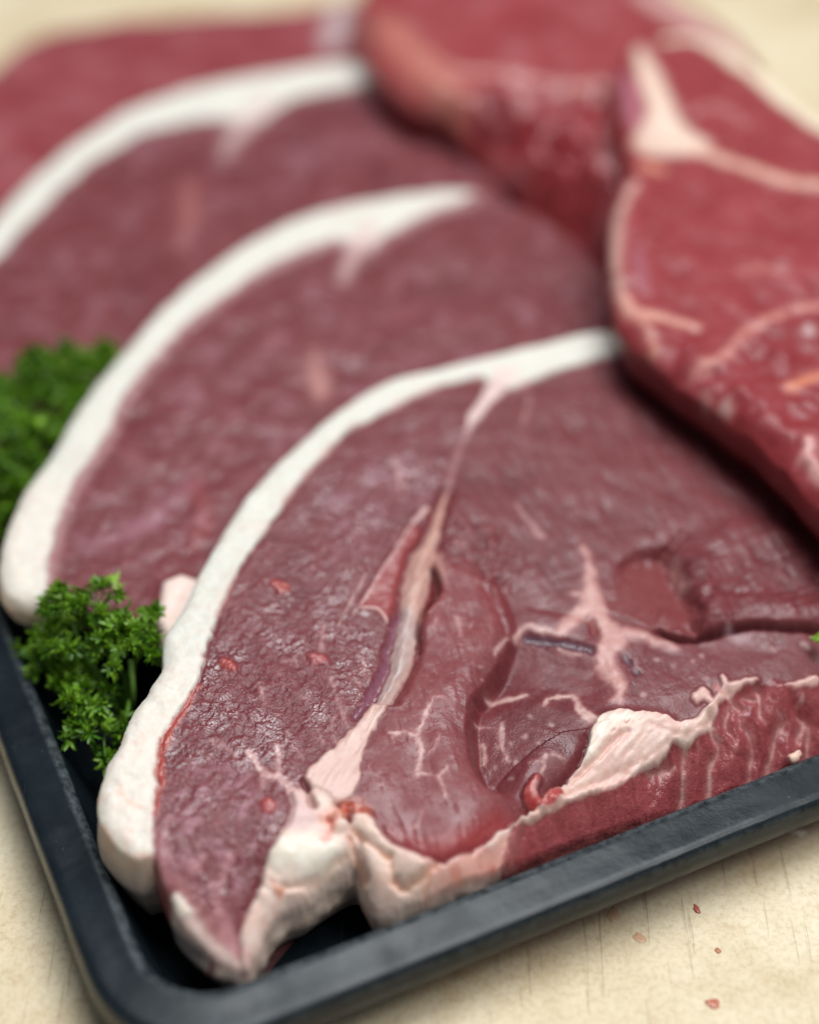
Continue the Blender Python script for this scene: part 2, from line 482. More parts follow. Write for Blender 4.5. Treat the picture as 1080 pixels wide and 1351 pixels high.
        for c0 in range(0, len(bd), 400):
            idx = bd[c0:c0 + 400]
            d2 = (X[idx, None] - e[None, :, 0]) ** 2 + (Y[idx, None] - e[None, :, 1]) ** 2
            k = d2.argmin(1); kk[idx] = k
            w = np.sqrt(d2[np.arange(len(idx)), k]) < 1.6 * s.cell
            X[idx[w]] = e[k[w], 0]; Y[idx[w]] = e[k[w], 1]
        # directed boundary edges
        ed = np.concatenate([quads[:, [0, 1]], quads[:, [1, 2]], quads[:, [2, 3]], quads[:, [3, 0]]])
        ep = np.tile(fpart, 4)
        key = ed[:, 0].astype(np.int64) * X.size + ed[:, 1]; rev = ed[:, 1].astype(np.int64) * X.size + ed[:, 0]
        bm_ = ~np.isin(key, rev)
        be, bp = ed[bm_], ep[bm_]
        # 2d outward normals at boundary vertices
        vn = np.zeros((X.size, 2)); dx = X[be[:, 1]] - X[be[:, 0]]; dy = Y[be[:, 1]] - Y[be[:, 0]]
        nn = np.column_stack([dy, -dx])
        np.add.at(vn, be[:, 0], nn); np.add.at(vn, be[:, 1], nn)
        ring = np.unique(be); L = np.linalg.norm(vn[ring], axis=1)[:, None] + 1e-9
        on = vn[ring] / L
        q_ = 9; tg = np.roll(e, -q_, 0) - np.roll(e, q_, 0); tn = np.column_stack([tg[:, 1], -tg[:, 0]]); tn /= np.linalg.norm(tn, axis=1)[:, None] + 1e-9
        sn_ = tn[kk[ring]]; sn_ *= np.sign((sn_ * on).sum(1) + 1e-9)[:, None]; on = sn_
        col = s.col.reshape(-1, 3); fat = s.fat.ravel(); wet = s.wet.ravel(); pl = s.plane.ravel()
        bot = np.maximum(floor, pl[ring] - thick); top = Z[ring]; bot = np.minimum(bot, top - 1.0)
        VX, VY, VZ, VC, VF, VW, VG = [X], [Y], [Z], [col], [fat], [wet], [s.grain.ravel()]
        base = X.size; lut = np.full(X.size, -1); lut[ring] = np.arange(len(ring))
        q0, q1 = lut[be[:, 0]], lut[be[:, 1]]
        skirts = []; prev0, prev1 = be[:, 0], be[:, 1]
        # the rows start going straight down from the rounded edge
        for r in range(1, rows + 1):
            t = r / rows
            zz = top + (bot - top) * t
            nzz = fbm(X[ring] / 5 + Y[ring] / 7, zz / 4, 2, 3) * 1.1 * math.sin(math.pi * min(t * 1.2, 1)) 
            o = bulge * math.sin(math.pi * t * .9) + nzz - under * t * t
            VX.append(X[ring] + on[:, 0] * o); VY.append(Y[ring] + on[:, 1] * o); VZ.append(zz)
            wc = col[ring].copy(); wf = fat[ring]
            m = sstep(0, .25, t) * .8
            tgt = np.where(wf[:, None] > .5, np.array([.70, .57, .48]), np.array(wall if wall is not None else MEAT_D))
            mott = fbm(X[ring] / 3 + 5, zz / 3 + Y[ring] / 4, 5, 3)[:, None]
            tgt = tgt * (1 + .25 * mott)
            VC.append(wc * (1 - m) + tgt * m); VF.append(wf); VW.append(np.full(len(ring), .6)); VG.append(np.full(len(ring), .6))
            c0_, c1_ = base + (r - 1) * len(ring) + q0, base + (r - 1) * len(ring) + q1
            skirts.append((np.column_stack([prev1, prev0, c0_, c1_]), bp)); prev0, prev1 = c0_, c1_
        cen = X.size + rows * len(ring)
        VX.append([X[ring].mean()]); VY.append([Y[ring].mean()]); VZ.append([bot.min()]); VC.append([MEAT_D]); VF.append([0]); VW.append([.3]); VG.append([0]); GR = np.concatenate(VG)
        X = np.concatenate(VX); Y = np.concatenate(VY); Z = np.concatenate(VZ); C = np.concatenate(VC); Ft = np.concatenate(VF); Wt = np.concatenate(VW)
        Q = np.concatenate([quads] + [k[0] for k in skirts]); FP = np.concatenate([fpart] + [k[1] for k in skirts])
        P = np.column_stack([X, Y, Z])
        # smooth normals over the whole piece, so that parts meet without a crease
        d1 = P[Q[:, 2]] - P[Q[:, 0]]; d2 = P[Q[:, 3]] - P[Q[:, 1]]
        fn = np.cross(d1, d2); NN = np.zeros_like(P)
        for k in range(4): np.add.at(NN, Q[:, k], fn)
        NN /= np.linalg.norm(NN, axis=1)[:, None] + 1e-12
        org = np.array([X[ring].mean(), Y[ring].mean(), bot.min()])
        root = empty(name, Vector(org * MM), label, cat, group)
        for k, pn in enumerate(s.parts):
            sel = Q[FP == k]
            if not len(sel): continue
            used = np.unique(sel); mp = np.full(len(P), -1); mp[used] = np.arange(len(used))
            F = mp[sel]
            pv = P[used]; extra = np.zeros((0, 3), int)
            o = mesh(pn, pv, F, FLESH, root)
            me = o.data
            at_ = me.attributes.new('albedo', 'FLOAT_COLOR', 'POINT')
            at_.data.foreach_set('color', np.column_stack([np.clip(C[used], 0, 1), np.ones(len(used))]).ravel())
            at_ = me.attributes.new('fat', 'FLOAT', 'POINT'); at_.data.foreach_set('value', Ft[used])
            at_ = me.attributes.new('wet', 'FLOAT', 'POINT'); at_.data.foreach_set('value', Wt[used])
            at_ = me.attributes.new('grain', 'FLOAT', 'POINT'); at_.data.foreach_set('value', GR[used])
            me.normals_split_custom_set_from_vertices(NN[used].tolist())
        # underside
        lastr = base + (rows - 1) * len(ring)
        P2 = np.concatenate([P[lastr:lastr + len(ring)], P[cen:cen + 1]])
        F2 = np.column_stack([q1, q0, np.full(len(q0), len(ring))])
        o = mesh('underside', P2, F2, FLESH, root)
        a_ = o.data.attributes.new('albedo', 'FLOAT_COLOR', 'POINT'); a_.data.foreach_set('color', np.tile([*MEAT_D, 1.0], len(P2)))
        return root

def meat_base(s, seed, fib=None, amp=1.0, pale=.5):
    """broad colour and relief of lean meat"""
    b = s.nz(16, seed, 3); c = s.nz(5, seed + 1, 3); d = s.nz(1.7, seed + 2, 3)
    s.paint(sstep(.0, .9, b) * .45 * pale, MEAT_P); s.paint(sstep(.05, .9, -b) * .40, MEAT_D)
    s.paint(sstep(.1, .8, c) * .35 * pale, MEAT_P); s.paint(sstep(.1, .8, -c) * .30, MEAT_D)
    s.paint(sstep(.2, .8, d) * .22 * pale, MEAT_P * 1.15); s.paint(sstep(.1, .8, -d) * .30, MEAT_D)
    s.H += amp * (b * .9 + c * .35 + d * .10)
    s.wet = np.clip(.14 + .40 * s.nz(6, seed + 3, 3, .6), 0, 1)
    if amp > .7:
        s.grain[:] = .12
        g_ = s.nz(7, seed + 4, 3, .6); s.paint(sstep(.05, .7, g_) * .35, (.36, .17, .21)); s.paint(sstep(.05, .7, -g_) * .35, (.15, .022, .028))
        g_ = s.nz(3.2, seed + 5, 3, .6); s.paint(sstep(.1, .7, g_) * .25, (.40, .17, .19)); s.paint(sstep(.1, .7, -g_) * .25, (.14, .02, .026)); s.H += .3 * g_

# ---------------------------------------------------------------- front steak
def front_steak():
    s = Surf((-100, 175, -165, 115), .42, 34.0, (82, -74), .0, .105)
    # the end of the slice sinks to the floor of the tray
    a = np.array(s.at(262, 1105)); b = np.array(s.at(322, 1275)); d = b - a; L = np.linalg.norm(d); d /= L
    t = ((s.X - a[0]) * d[0] + (s.Y - a[1]) * d[1]) / L
    c = np.array(s.at(400, 1150))
    s.H -= 15.0 * sstep(-.15, 1.15, t) * sstep(34, 4, np.hypot(s.X - b[0], s.Y - b[1]) - 24)
    # left end of the fat stays up
    rim_out = [(835, 434), (801, 441), (759, 445), (701, 459), (636, 475), (581, 488), (500, 511), (434, 555), (379, 602), (335, 648), (306, 689), (265, 758), (245, 803), (219, 842), (215, 866), (214, 888), (201, 906), (194, 920), (178, 941), (164, 971), (157, 990), (142, 1013), (138, 1029), (132, 1047), (129, 1072), (134, 1092), (143, 1106), (157, 1122)]
    o = []
    for k, (x, y) in enumerate(rim_out): o.append((x, y, 3.2 if k < 14 else 4.5, 2.4 if k < 14 else 4.0, .5))
    o += [(180, 1134, 2.2, 1.6, .3), (204, 1133, 1.4, 1.5, .3), (213, 1158, 2, 2, .4), (226, 1190, 3, 3, .4), (235, 1211, 3, 3, .4), (250, 1228, 2.5, 2, .4), (265, 1245, 2, 2, .4), (284, 1265, 2, 2, .4), (306, 1275, 2, 1.5, .4), (326, 1282, 2, 2, .4),
          (331, 1270, 2, 2, .4), (343, 1254, 2.5, 3, .4), (350, 1230, 3, 4, .4), (372, 1205, 4, 5, .5), (400, 1193, 4, 5, .5), (425, 1172, 4, 5, .5), (452, 1150, 4, 5, .5), (467, 1140, 3, 5, .5),
          (475, 1150, 3, 5, .5), (484, 1178, 4, 5, .5), (500, 1205, 5, 6, .6), (540, 1200, 6, 8, .7), (590, 1178, 9, 10, .8), (660, 1150, 14, 10, .9), (760, 1115, 19, 13, 1), (860, 1079, 21, 14, 1), (960, 1042, 23, 14, 1), (1060, 1004, 23, 14, 1), (1160, 968, 23, 14, 1),
          (1215, 900, 6, 6, 1), (1215, 780, 6, 6, 1), (1170, 690, 5, 5, 1), (1080, 610, 4, 4, 1), (980, 530, 4, 4, 1), (880, 465, 4, 4, 1)]
    s.outline(o)
    meat_base(s, 0, amp=.55)
    n1, n2, n3 = s.nz(2.2, 1), s.nz(6, 3), s.nz(1.0, 4, 2)

    # --- muscles: steps and folds
    def step(px, h, w=2.6, reach=30, u0=0, u1=1, lip=0., weak=0.):
        """the ground to the right of the curve sinks by h close to it and rises back over reach"""
        sd, u = s.side(px)
        sd = sd + .35 * n1
        fade = sstep(u0 - .001, u0 + .16, u) * sstep(u1 + .001, u1 - .16, u) * (1 - weak * sstep(.52, .80, u))
        prof = np.where(sd > 0, np.exp(-np.maximum(sd, 0) / reach) * sstep(0, w, sd), 0)
        s.H -= h * prof * fade
        if lip: s.H += lip * np.exp(-((sd + 5.5) / 5.0) ** 2) * fade
        return sd, u, fade
    # the big lobe in the middle, with a hollow on its right
    step([(690, 1075), (660, 1052), (634, 1036), (619, 1008), (613, 976), (613, 946), (619, 918), (638, 895), (655, 868), (668, 835), (660, 803), (645, 772), (615, 752)], 7.8, 4.0, 17, lip=.6, weak=.62)
    # upper muscle overhanging the lower one
    fold = [(858, 826), (872, 831), (895, 840), (934, 838), (960, 833), (992, 827), (1040, 829), (1110, 832)]
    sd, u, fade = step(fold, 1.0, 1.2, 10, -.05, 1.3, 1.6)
    s.H -= 3.0 * np.exp(-((sd - .4) / .8) ** 2) * sstep(.0, .2, u); s.paint(np.exp(-((sd - .4) / .8) ** 2) * .6 * sstep(0, .2, u), MEAT_D * .6)  # shade under the overhang is put into the crease colour too
    # recess in the upper muscle
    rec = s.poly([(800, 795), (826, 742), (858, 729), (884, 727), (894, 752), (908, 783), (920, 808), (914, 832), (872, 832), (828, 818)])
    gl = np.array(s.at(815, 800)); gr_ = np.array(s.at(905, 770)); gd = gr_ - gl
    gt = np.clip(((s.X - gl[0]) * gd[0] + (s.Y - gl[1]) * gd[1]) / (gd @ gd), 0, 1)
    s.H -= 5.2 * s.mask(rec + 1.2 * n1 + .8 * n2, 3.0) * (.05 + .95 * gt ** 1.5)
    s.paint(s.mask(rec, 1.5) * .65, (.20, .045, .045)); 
    sd, u = s.side([(884, 727), (894, 752), (908, 783), (922, 812), (912, 836)])
    s.H += 1.2 * np.exp(-((sd + 4.5 + n2) / 4.0) ** 2) * sstep(0, .3, u) * sstep(1, .8, u)
    # hollow left of the lower muscle
    hol = s.poly([(690, 850), (760, 866), (800, 880), (780, 925), (700, 915), (640, 920), (650, 880)])
    s.H -= 1.8 * s.mask(hol, 5)
    # broad swell of the upper right muscle, fibres running down to the fold
    r2 = s.poly([(640, 560), (810, 490), (960, 590), (1100, 720), (1100, 825), (920, 830), (890, 730), (800, 740), (690, 800), (600, 740)])
    mu = s.mask(r2, 6)
    fb = s.nz(1.6, 5, 3, .55, math.radians(20), 4.0)
    s.H += mu * (.26 * fb); s.paint(mu * sstep(.15, .8, fb) * .35, MEAT_P); s.paint(mu * sstep(.1, .8, -fb) * .35, MEAT_D)
    for q, d_ in (([(905, 700), (880, 727), (850, 735), (822, 748)], 1.2), ([(1000, 740), (960, 770), (925, 800)], .7), ([(1080, 770), (1010, 785), (950, 782)], .6), ([(640, 775), (655, 800), (668, 832)], .9), ([(700, 800), (740, 806), (768, 812)], .6)):
        e = s.stroke([(x, y, .8) for x, y in q], 8); s.H -= d_ * np.exp(-np.clip(e + .5 * n1, 0, 20) / 1.3)
    r3 = s.poly([(925, 720), (1010, 690), (1100, 740), (1100, 825), (930, 832)])
    fb = s.nz(1.5, 6, 3, .55, math.radians(-65), 7.0)
    s.H += s.mask(r3, 5) * (.4 * fb + 1.5); s.paint(s.mask(r3, 5) * sstep(.1, .8, fb) * .35, MEAT_P)
    r4 = s.poly([(555, 775), (600, 745), (650, 775), (662, 830), (618, 900), (607, 990), (660, 1055), (680, 1085), (580, 1130), (480, 1090), (480, 1000), (520, 930), (548, 860)])
    m4 = s.mask(r4, 3)
    s.H += .5 * m4
    fb = s.nz(.9, 7, 2, .5, math.radians(12), 5.0)
    s.H += m4 * .12 * fb
    s.paint(m4 * .35, (.27, .055, .058))
    s.grain -= .12 * m4
    # left muscle, coarse and wet
    lm = s.poly([(205, 1110), (212, 1000), (250, 925), (300, 800), (395, 660), (500, 570), (600, 540), (575, 660), (530, 720), (470, 810), (500, 850), (470, 950), (400, 1030), (380, 1090), (340, 1170), (318, 1230), (240, 1180)])
    ml = s.mask(lm, 3)
    coarse = s.nz(1.5, 2, 3, .6)
    s.H += ml * (.20 * coarse + .16 * n3); s.grain += ml * .40
    stk = s.nz(1.1, 7, 3, .6, math.radians(-32), 4.5); s.H += ml * .14 * stk
    s.paint(ml * sstep(.15, .8, -stk) * .40, (.11, .016, .024)); s.paint(ml * sstep(.25, .9, stk) * .25, (.34, .09, .10)); s.paint(ml * .20, (.16, .024, .034))
    s.wet = np.clip(s.wet + ml * (.10 + .75 * sstep(.0, .6, n2 + .5 * coarse)), 0, 1)
    s.paint(ml * sstep(.25, .9, coarse) * .25, (.36, .10, .12))
    # mottled greyish bloom low on the left muscle
    bl = s.poly([(225, 1040), (300, 1010), (370, 1080), (345, 1160), (300, 1200), (235, 1150)])
    s.paint(s.mask(bl, 6) * sstep(-.1, .7, s.nz(2.6, 5, 3, .65)) * .60, (.46, .22, .27))
    bl = s.poly([(430, 640), (520, 600), (570, 650), (520, 720), (440, 740)])
    s.paint(s.mask(bl, 6) * sstep(-.2, .7, s.nz(2.6, 6)) * .35, (.40, .20, .25))

    # --- the fat along the back
    inner = [(840, 462), (792, 474), (727, 492), (681, 512), (660, 516), (634, 496), (583, 508), (524, 534), (464, 564), (404, 623), (362, 683), (322, 738), (294, 795), (270, 860), (259, 902), (245, 929), (231, 948), (217, 969), (210, 990), (206, 1017), (207, 1040), (201, 1080), (202, 1108), (204, 1131)]
    rim = s.poly([(x, y) for x, y in inner] + [(180, 1145), (140, 1130), (110, 1075), (125, 1010), (190, 880), (230, 790), (330, 625), (430, 535), (570, 470), (700, 440), (840, 415)], smooth=False)
    mr = s.mask(rim + .22 * n1, .28)
    s.H += .7 * s.mask(rim + .3 * n1, .9) - .5 * np.exp(-((rim - .2) / .5) ** 2)
    s.H += mr * (.30 * s.nz(3.2, 4, 3) + .45 * s.nz(7, 2, 2))
    s.paint(mr, FAT, 1, .12)
    s.paint(np.exp(-(rim / 1.1) ** 2) * sstep(-.2, .6, s.nz(5, 3)) * .5, (.58, .30, .28)); s.paint(mr * sstep(.2, .8, s.nz(6, 6)) * .35, (.70, .62, .52))
    low = s.poly([(130, 1010), (215, 890), (262, 900), (205, 990), (205, 1130), (130, 1120)])
    s.paint(mr * s.mask(low, 8) * .55, (.80, .70, .62)); s.paint(mr * sstep(.1, .8, s.nz(4, 6)) * s.mask(low, 6) * .5, (.78, .60, .52))
    s.H += mr * s.mask(low, 8) * .35 * s.nz(2.2, 7)
    for q in ([(162, 1048, 1.2), (172, 1060, 1.8), (188, 1066, 1.2)], [(160, 1036, 1), (158, 1050, 1.4)], [(136, 1094, 2), (143, 1104, 2.5), (150, 1112, 2)], [(176, 1132, 2), (200, 1133, 2)]):
        s.paint(s.mask(s.stroke(q), .9, .3) * .55, (.74, .36, .25))
    # branch of fat running into the meat
    br = s.stroke([(668, 495, 14), (655, 512, 13), (640, 530, 9), (624, 552, 7), (617, 565, 3)])
    m = s.mask(br, .8, .3); s.paint(m * .9, (.74, .56, .53), 1, .15); s.H += .5 * s.mask(br, 1.5)
    mr = np.maximum(mr, s.mask(br, .4)); s.setpart('fat_rim', mr)
    # torn red edge between fat and lean
    e = s.stroke([(262, 905, 1), (243, 938, 3), (231, 955, 3), (219, 976, 4.5), (212, 1000, 4), (211, 1020, 5), (215, 1030, 3), (208, 1050, 2), (205, 1075, 1.5)])
    m = s.mask(e - .2, .7, .9, 1.3); s.paint(m * .8, (.40, .06, .04), .2, .75); s.H += .25 * m
    for q in ([(296, 873, 5), (303, 879, 7), (310, 881, 4)], [(362, 770, 6), (372, 776, 9)], [(352, 1062, 8), (354, 1064, 8)]):
        m = s.mask(s.stroke(q), .8, .4); s.paint(m * .6, (.46, .07, .05), .1, .7); s.H += .6 * m

    # --- seam of sinew between the two muscles
    band = s.poly([(590, 645), (583, 679), (576, 716), (569, 744), (567, 770), (557, 802), (549, 820), (548, 846), (539, 880), (530, 901), (506, 941), (484, 978), (475, 1020), (462, 1050), (440, 1060), (402, 1026), (441, 986), (473, 954), (500, 915), (512, 888), (517, 860), (526, 820), (528, 788), (534, 760), (543, 733), (562, 705), (574, 677)])
    mb = s.mask(band + .25 * n1, .4)
    s.H -= 1.6 * np.exp(-((band) / 1.6) ** 2) * (s.Y > s.at(500, 930)[1])
    fbr = s.nz(.8, 3, 2, .5, math.radians(-25), 9.0)
    s.paint(mb, (.48, .27, .23), .75, .45)
    s.paint(mb * sstep(.0, .6, fbr) * .5, (.62, .42, .36)); s.paint(mb * sstep(.1, .7, -fbr) * .45, (.36, .17, .15))
    s.H += mb * (.5 + .25 * fbr)
    up = s.poly([(590, 640), (585, 680), (570, 740), (540, 740), (560, 690)], smooth=False)
    s.paint(mb * s.mask(up, 3) * .5, (.56, .32, .26))
    lowb = s.poly([(506, 941), (484, 978), (475, 1020), (462, 1055), (420, 1055), (398, 1026), (441, 986), (473, 950)])
    s.paint(mb * s.mask(lowb, 3) * .9, (.68, .47, .42), .9, .3); s.paint(mb * s.mask(lowb, 3) * sstep(.1, .7, fbr) * .5, (.74, .58, .52))
    mid = s.poly([(530, 810), (548, 820), (545, 850), (528, 900), (505, 930), (498, 915), (515, 870)])
    s.paint(mb * s.mask(mid, 2) * .55, (.42, .36, .36)); s.paint(mb * s.mask(mid, 2) * sstep(.1, .6, s.nz(1.4, 2, 2, .5, -.4, 5)) * .5, (.62, .56, .54))
    s.vein([(591, 648, 2.5), (596, 625, 1.6), (603, 600, 2), (612, 578, 2.2), (620, 562, 3)], .5, (.52, .30, .31), rag=.6, soft=.9, seed=2)
    # bluish membrane beside it
    mem = s.poly([(527, 805), (526, 825), (514, 862), (508, 890), (494, 920), (474, 946), (466, 944), (482, 915), (500, 880), (510, 845), (520, 815)])
    m = s.mask(mem, .8, .3); s.paint(m * .75, (.22, .085, .13), .2, .7); s.H -= .8 * m
    # cleft to the right of the seam
    cl = s.stroke([(570, 752, 1.5), (577, 768, 5), (574, 784, 5), (566, 800, 3), (556, 812, 1.5), (552, 835, 1), (553, 862, .6)])
    s.H -= 3.6 * s.mask(cl, .8); s.paint(s.mask(cl, .7) * .8, (.10, .012, .014), 0, .3)  # darkness of the cavity is painted in as well as cut
    e = s.stroke([(583, 772, 1.5), (578, 790, 2.5), (566, 806, 2.5), (556, 818, 2)]); s.paint(s.mask(e, .6) * .7, (.45, .11, .08), .2, .5); s.H += .6 * s.mask(e, .8)
    e = s.stroke([(576, 735, 6), (582, 752, 5), (584, 764, 3)]); s.paint(s.mask(e, 1, .4) * .6, (.56, .30, .26), .5)
    s.setpart('sinew_seam', mb)
    # wedge of lean with pale edges
    w = s.poly([(541, 696), (553, 705), (538, 735), (530, 765), (520, 800), (511, 820), (492, 805), (474, 804), (496, 765), (517, 732)])
    s.paint(s.mask(w, .6) * .8, (.30, .055, .055), 0, .55); s.H += .6 * s.mask(w, 1.6)
    for q in ([(542, 694, 2.5), (518, 731, 1.4), (500, 757, 1.6), (484, 786, 1.8), (467, 808, 1)], [(474, 803, 1.8), (492, 803, 2.0), (503, 808, 2.2), (509, 820, 2)], [(483, 758, 1), (474, 775, 1.2), (462, 795, .8), (446, 824, .6)], [(562, 672, 4), (545, 690, 3)]):
        m = s.mask(s.stroke(q), .4, .15); s.paint(m * .85, (.62, .40, .38), .6); s.H += .35 * m
    e = s.stroke([(538, 728, 1), (530, 758, 1.6), (522, 792, 1.6), (514, 825, 1.2)]); s.H -= .9 * s.mask(e, .6); s.paint(s.mask(e, .6) * .6, (.13, .02, .03))
    e = s.stroke([(477, 808, 3), (483, 812, 4)]); s.wet = np.maximum(s.wet, s.mask(e, .6))

    # --- lumps of fat at the near end of the seam
    lobe = s.poly([(381, 1044), (389, 1061), (381, 1086), (368, 1103), (359, 1122), (345, 1165), (334, 1190), (321, 1220), (318, 1240), (322, 1300), (372, 1292), (412, 1262), (452, 1222), (472, 1175), (474, 1120), (462, 1090), (440, 1060), (412, 1040)])
    ml2 = s.mask(lobe + .25 * n1, .45)
    cre = sstep(.92, 1., 1 - np.abs(s.nz(8, 6, 2) + .12 * n1)); s.H += ml2 * (1.0 + .45 * s.nz(7, 3, 2) + .06 * s.nz(1.8, 5)) - .8 * np.exp(-(lobe / .8) ** 2)
    s.paint(ml2, (.72, .56, .49), 1, .4)
    s.paint(ml2 * sstep(.0, .7, s.nz(5, 2)) * .6, (.70, .44, .38)); s.paint(ml2 * sstep(.25, .8, s.nz(2.4, 7)) * .4, (.66, .30, .24))
    core = s.stroke([(372, 1132, 14), (398, 1130, 19), (422, 1133, 17), (440, 1125, 9)]); m = s.mask(core, 2); s.paint(m * ml2 * .85, (.82, .78, .68), 1); s.H += 2.2 * s.mask(core, 4)
    e = s.stroke([(355, 1163, 1), (370, 1170, 2), (388, 1170, 2), (420, 1160, 2), (446, 1138, 1.6), (458, 1130, 1)]); m = s.mask(e, .7, .3); s.H -= .9 * m; s.paint(m * .5, (.66, .36, .24), .8)
    for q in ([(352, 1160, 5), (353, 1164, 5)], [(364, 1168, 4), (365, 1172, 5)], [(382, 1182, 3), (396, 1183, 3), (402, 1186, 2)], [(345, 1180, 4), (346, 1182, 4)]):
        m = s.mask(s.stroke(q), .9); s.H += 1.0 * m; s.paint(m * .5, (.76, .56, .48), 1)
    e = s.stroke([(360, 1165, 1), (368, 1178, 2.5), (372, 1176, 2)]); s.paint(s.mask(e, .5) * .8, (.55, .16, .08)); 
    # greyish sinew at the top of it
    sn = s.poly([(380, 1044), (398, 1040), (412, 1060), (420, 1085), (400, 1095), (376, 1094), (386, 1065)])
    m = s.mask(sn, 1.2, .4); s.paint(m * .65, (.58, .36, .36), .8, .4)
    e = s.stroke([(400, 1030, 1.2), (405, 1042, 2.5), (412, 1058, 3.5), (416, 1062, 2)]); s.H -= 2.2 * s.mask(e, .8); s.paint(s.mask(e, .9) * .75, (.26, .10, .10))
    e = s.stroke([(430, 1078, 8), (446, 1072, 9), (463, 1064, 8), (478, 1070, 7), (486, 1080, 4)]); m = s.mask(e, 1.6, .8, 1.3, 2); s.paint(m * .65, (.62, .17, .10), .6, .7)
    e = s.stroke([(440, 1085, 4), (434, 1100, 5), (426, 1108, 3)]); m = s.mask(e, 1.2, .6, 1.2); s.paint(m * .75, (.58, .11, .06), .5, .7)
    for q in ([(434, 1080, 2), (437, 1082, 2.4)], [(456, 1072, 1.5), (458, 1066, 2), (463, 1062, 1.5)], [(452, 1080, 1), (462, 1086, 1.4)]):
        m = s.mask(s.stroke(q), .5); s.H -= 1.2 * m; s.paint(m * .75, (.34, .03, .02), .3, .8)
    for q in ([(449, 1075, 5), (450, 1076, 5)], [(462, 1070, 4), (463, 1072, 4)], [(446, 1090, 6), (456, 1086, 5)]): s.H += 1.2 * s.mask(s.stroke(q), 1.2)
    # right hand lumps
    lob2 = s.poly([(463, 1090), (470, 1074), (487, 1076), (500, 1096), (515, 1113), (540, 1127), (577, 1140), (600, 1133), (640, 1120), (662, 1108), (676, 1096), (690, 1088), (680, 1122), (684, 1175), (612, 1220), (548, 1245), (488, 1250), (464, 1195), (470, 1140), (474, 1115)])
    m2 = s.mask(lob2 + .25 * n1, .5)
    cre = sstep(.92, 1., 1 - np.abs(s.nz(7, 4, 2) + .12 * n1)); s.H += m2 * (.8 + .4 * s.nz(6, 6, 2) + .05 * s.nz(1.6, 1)) - .6 * np.exp(-(lob2 / .8) ** 2)
    s.paint(m2, (.72, .55, .47), 1, .4); s.paint(m2 * sstep(.0, .7, s.nz(5, 4)) * .45, (.77, .50, .43))
    farr = s.poly([(575, 1145), (660, 1108), (690, 1088), (664, 1150), (590, 1185)]); s.paint(m2 * s.mask(farr, 5) * .85, (.60, .27, .23), .7, .5); s.paint(m2 * s.mask(farr, 5) * sstep(.0, .7, s.nz(2.4, 5)) * .6, (.70, .44, .38)); s.paint(m2 * s.mask(farr, 5) * sstep(.1, .7, s.nz(3.2, 2)) * .5, (.40, .07, .06))
    for q, h in (([(463, 1096, 1), (480, 1108, 1.5), (500, 1124, 2), (508, 1133, 2), (516, 1130, 1.5)], 1.6), ([(462, 1105, 1.5), (468, 1120, 2.5), (476, 1146, 3), (484, 1162, 3)], 2.6), ([(520, 1163, 2), (528, 1170, 3), (540, 1168, 2.5), (560, 1156, 1.5), (572, 1142, 1)], 2.2), ([(512, 1134, 1), (518, 1150, 1.4), (522, 1164, 1.5)], 1.4), ([(576, 1140, 1), (566, 1160, 1.5), (560, 1185, 1.5)], 1.0), ([(600, 1140, 1), (610, 1150, 1), (606, 1165, .8)], .8)):
        e = s.stroke(q); m = s.mask(e, .9); s.H -= h * m; s.paint(s.mask(e, .6) * .6, (.60, .26, .15), .8)
    for q in ([(490, 1100, 9), (515, 1118, 8)], [(490, 1140, 12), (500, 1158, 11)], [(540, 1140, 11), (560, 1148, 7)]): s.H += 1.5 * s.mask(s.stroke(q), 3)
    s.setpart('fat_lump', np.maximum(ml2, m2))
    # red stain of the lean along that fat
    e = s.stroke([(520, 1098, 4), (570, 1120, 10), (620, 1108, 12), (660, 1088, 10)]); s.paint(s.mask(e, 3.5) * .5, (.36, .035, .035), 0, .5)
    # white tip
    wt = s.stroke([(233, 1192, 4), (240, 1204, 8), (252, 1220, 8), (270, 1244, 7), (300, 1268, 6), (322, 1279, 4)])
    s.paint(s.mask(wt - 3, 5.0, 1.5, 2.5) * .55, (.46, .19, .19), .3)
    m = s.mask(wt, 1.8, 1.0, 2.5); s.paint(m * .9, (.70, .55, .49), .9, .2); s.setpart('fat_tip', s.mask(wt, .5))
    e = s.stroke([(232, 1186, 3), (240, 1200, 5), (246, 1204, 3)]); m = s.mask(e, .8, .6); s.paint(m * .8, (.86, .80, .70), 1); s.H += .8 * m
    for k, q in enumerate(([(300, 1130, 2), (292, 1160, 3), (290, 1190, 2)], [(268, 1130, 2.5), (255, 1145, 3), (252, 1150, 2)], [(280, 1165, 2), (286, 1195, 3), (280, 1215, 3)], [(222, 1080, 2), (216, 1110, 2.5), (222, 1135, 3)], [(290, 1205, 6), (300, 1230, 8), (310, 1250, 6)], [(205, 1100, 2), (210, 1130, 4), (220, 1160, 6)])):
        m = s.mask(s.stroke(q), 1.2, .8, 1.6, k); s.paint(m * .5, (.58, .28, .30), .3)

    # --- hollow: veins and vessels
    st = s.stroke([(769, 722, 1.5), (777, 746, 4), (779, 772, 8), (780, 792, 12), (784, 806, 13), (797, 824, 11), (810, 842, 15), (800, 858, 11), (798, 872, 11), (806, 888, 10), (816, 902, 7), (819, 915, 3), (819, 928, 1.5)])
    st = np.minimum(st, s.stroke([(778, 800, 10), (764, 812, 8), (750, 824, 8), (741, 832, 5)]))
    st = np.minimum(st, s.stroke([(806, 838, 12), (826, 836, 7), (845, 838, 6), (862, 846, 4), (880, 850, 5), (890, 856, 2)]))
    st = np.minimum(st, s.stroke([(818, 915, 2), (808, 925, 1.6)])); st = np.minimum(st, s.stroke([(778, 782, 3), (758, 783, 1.5)]))
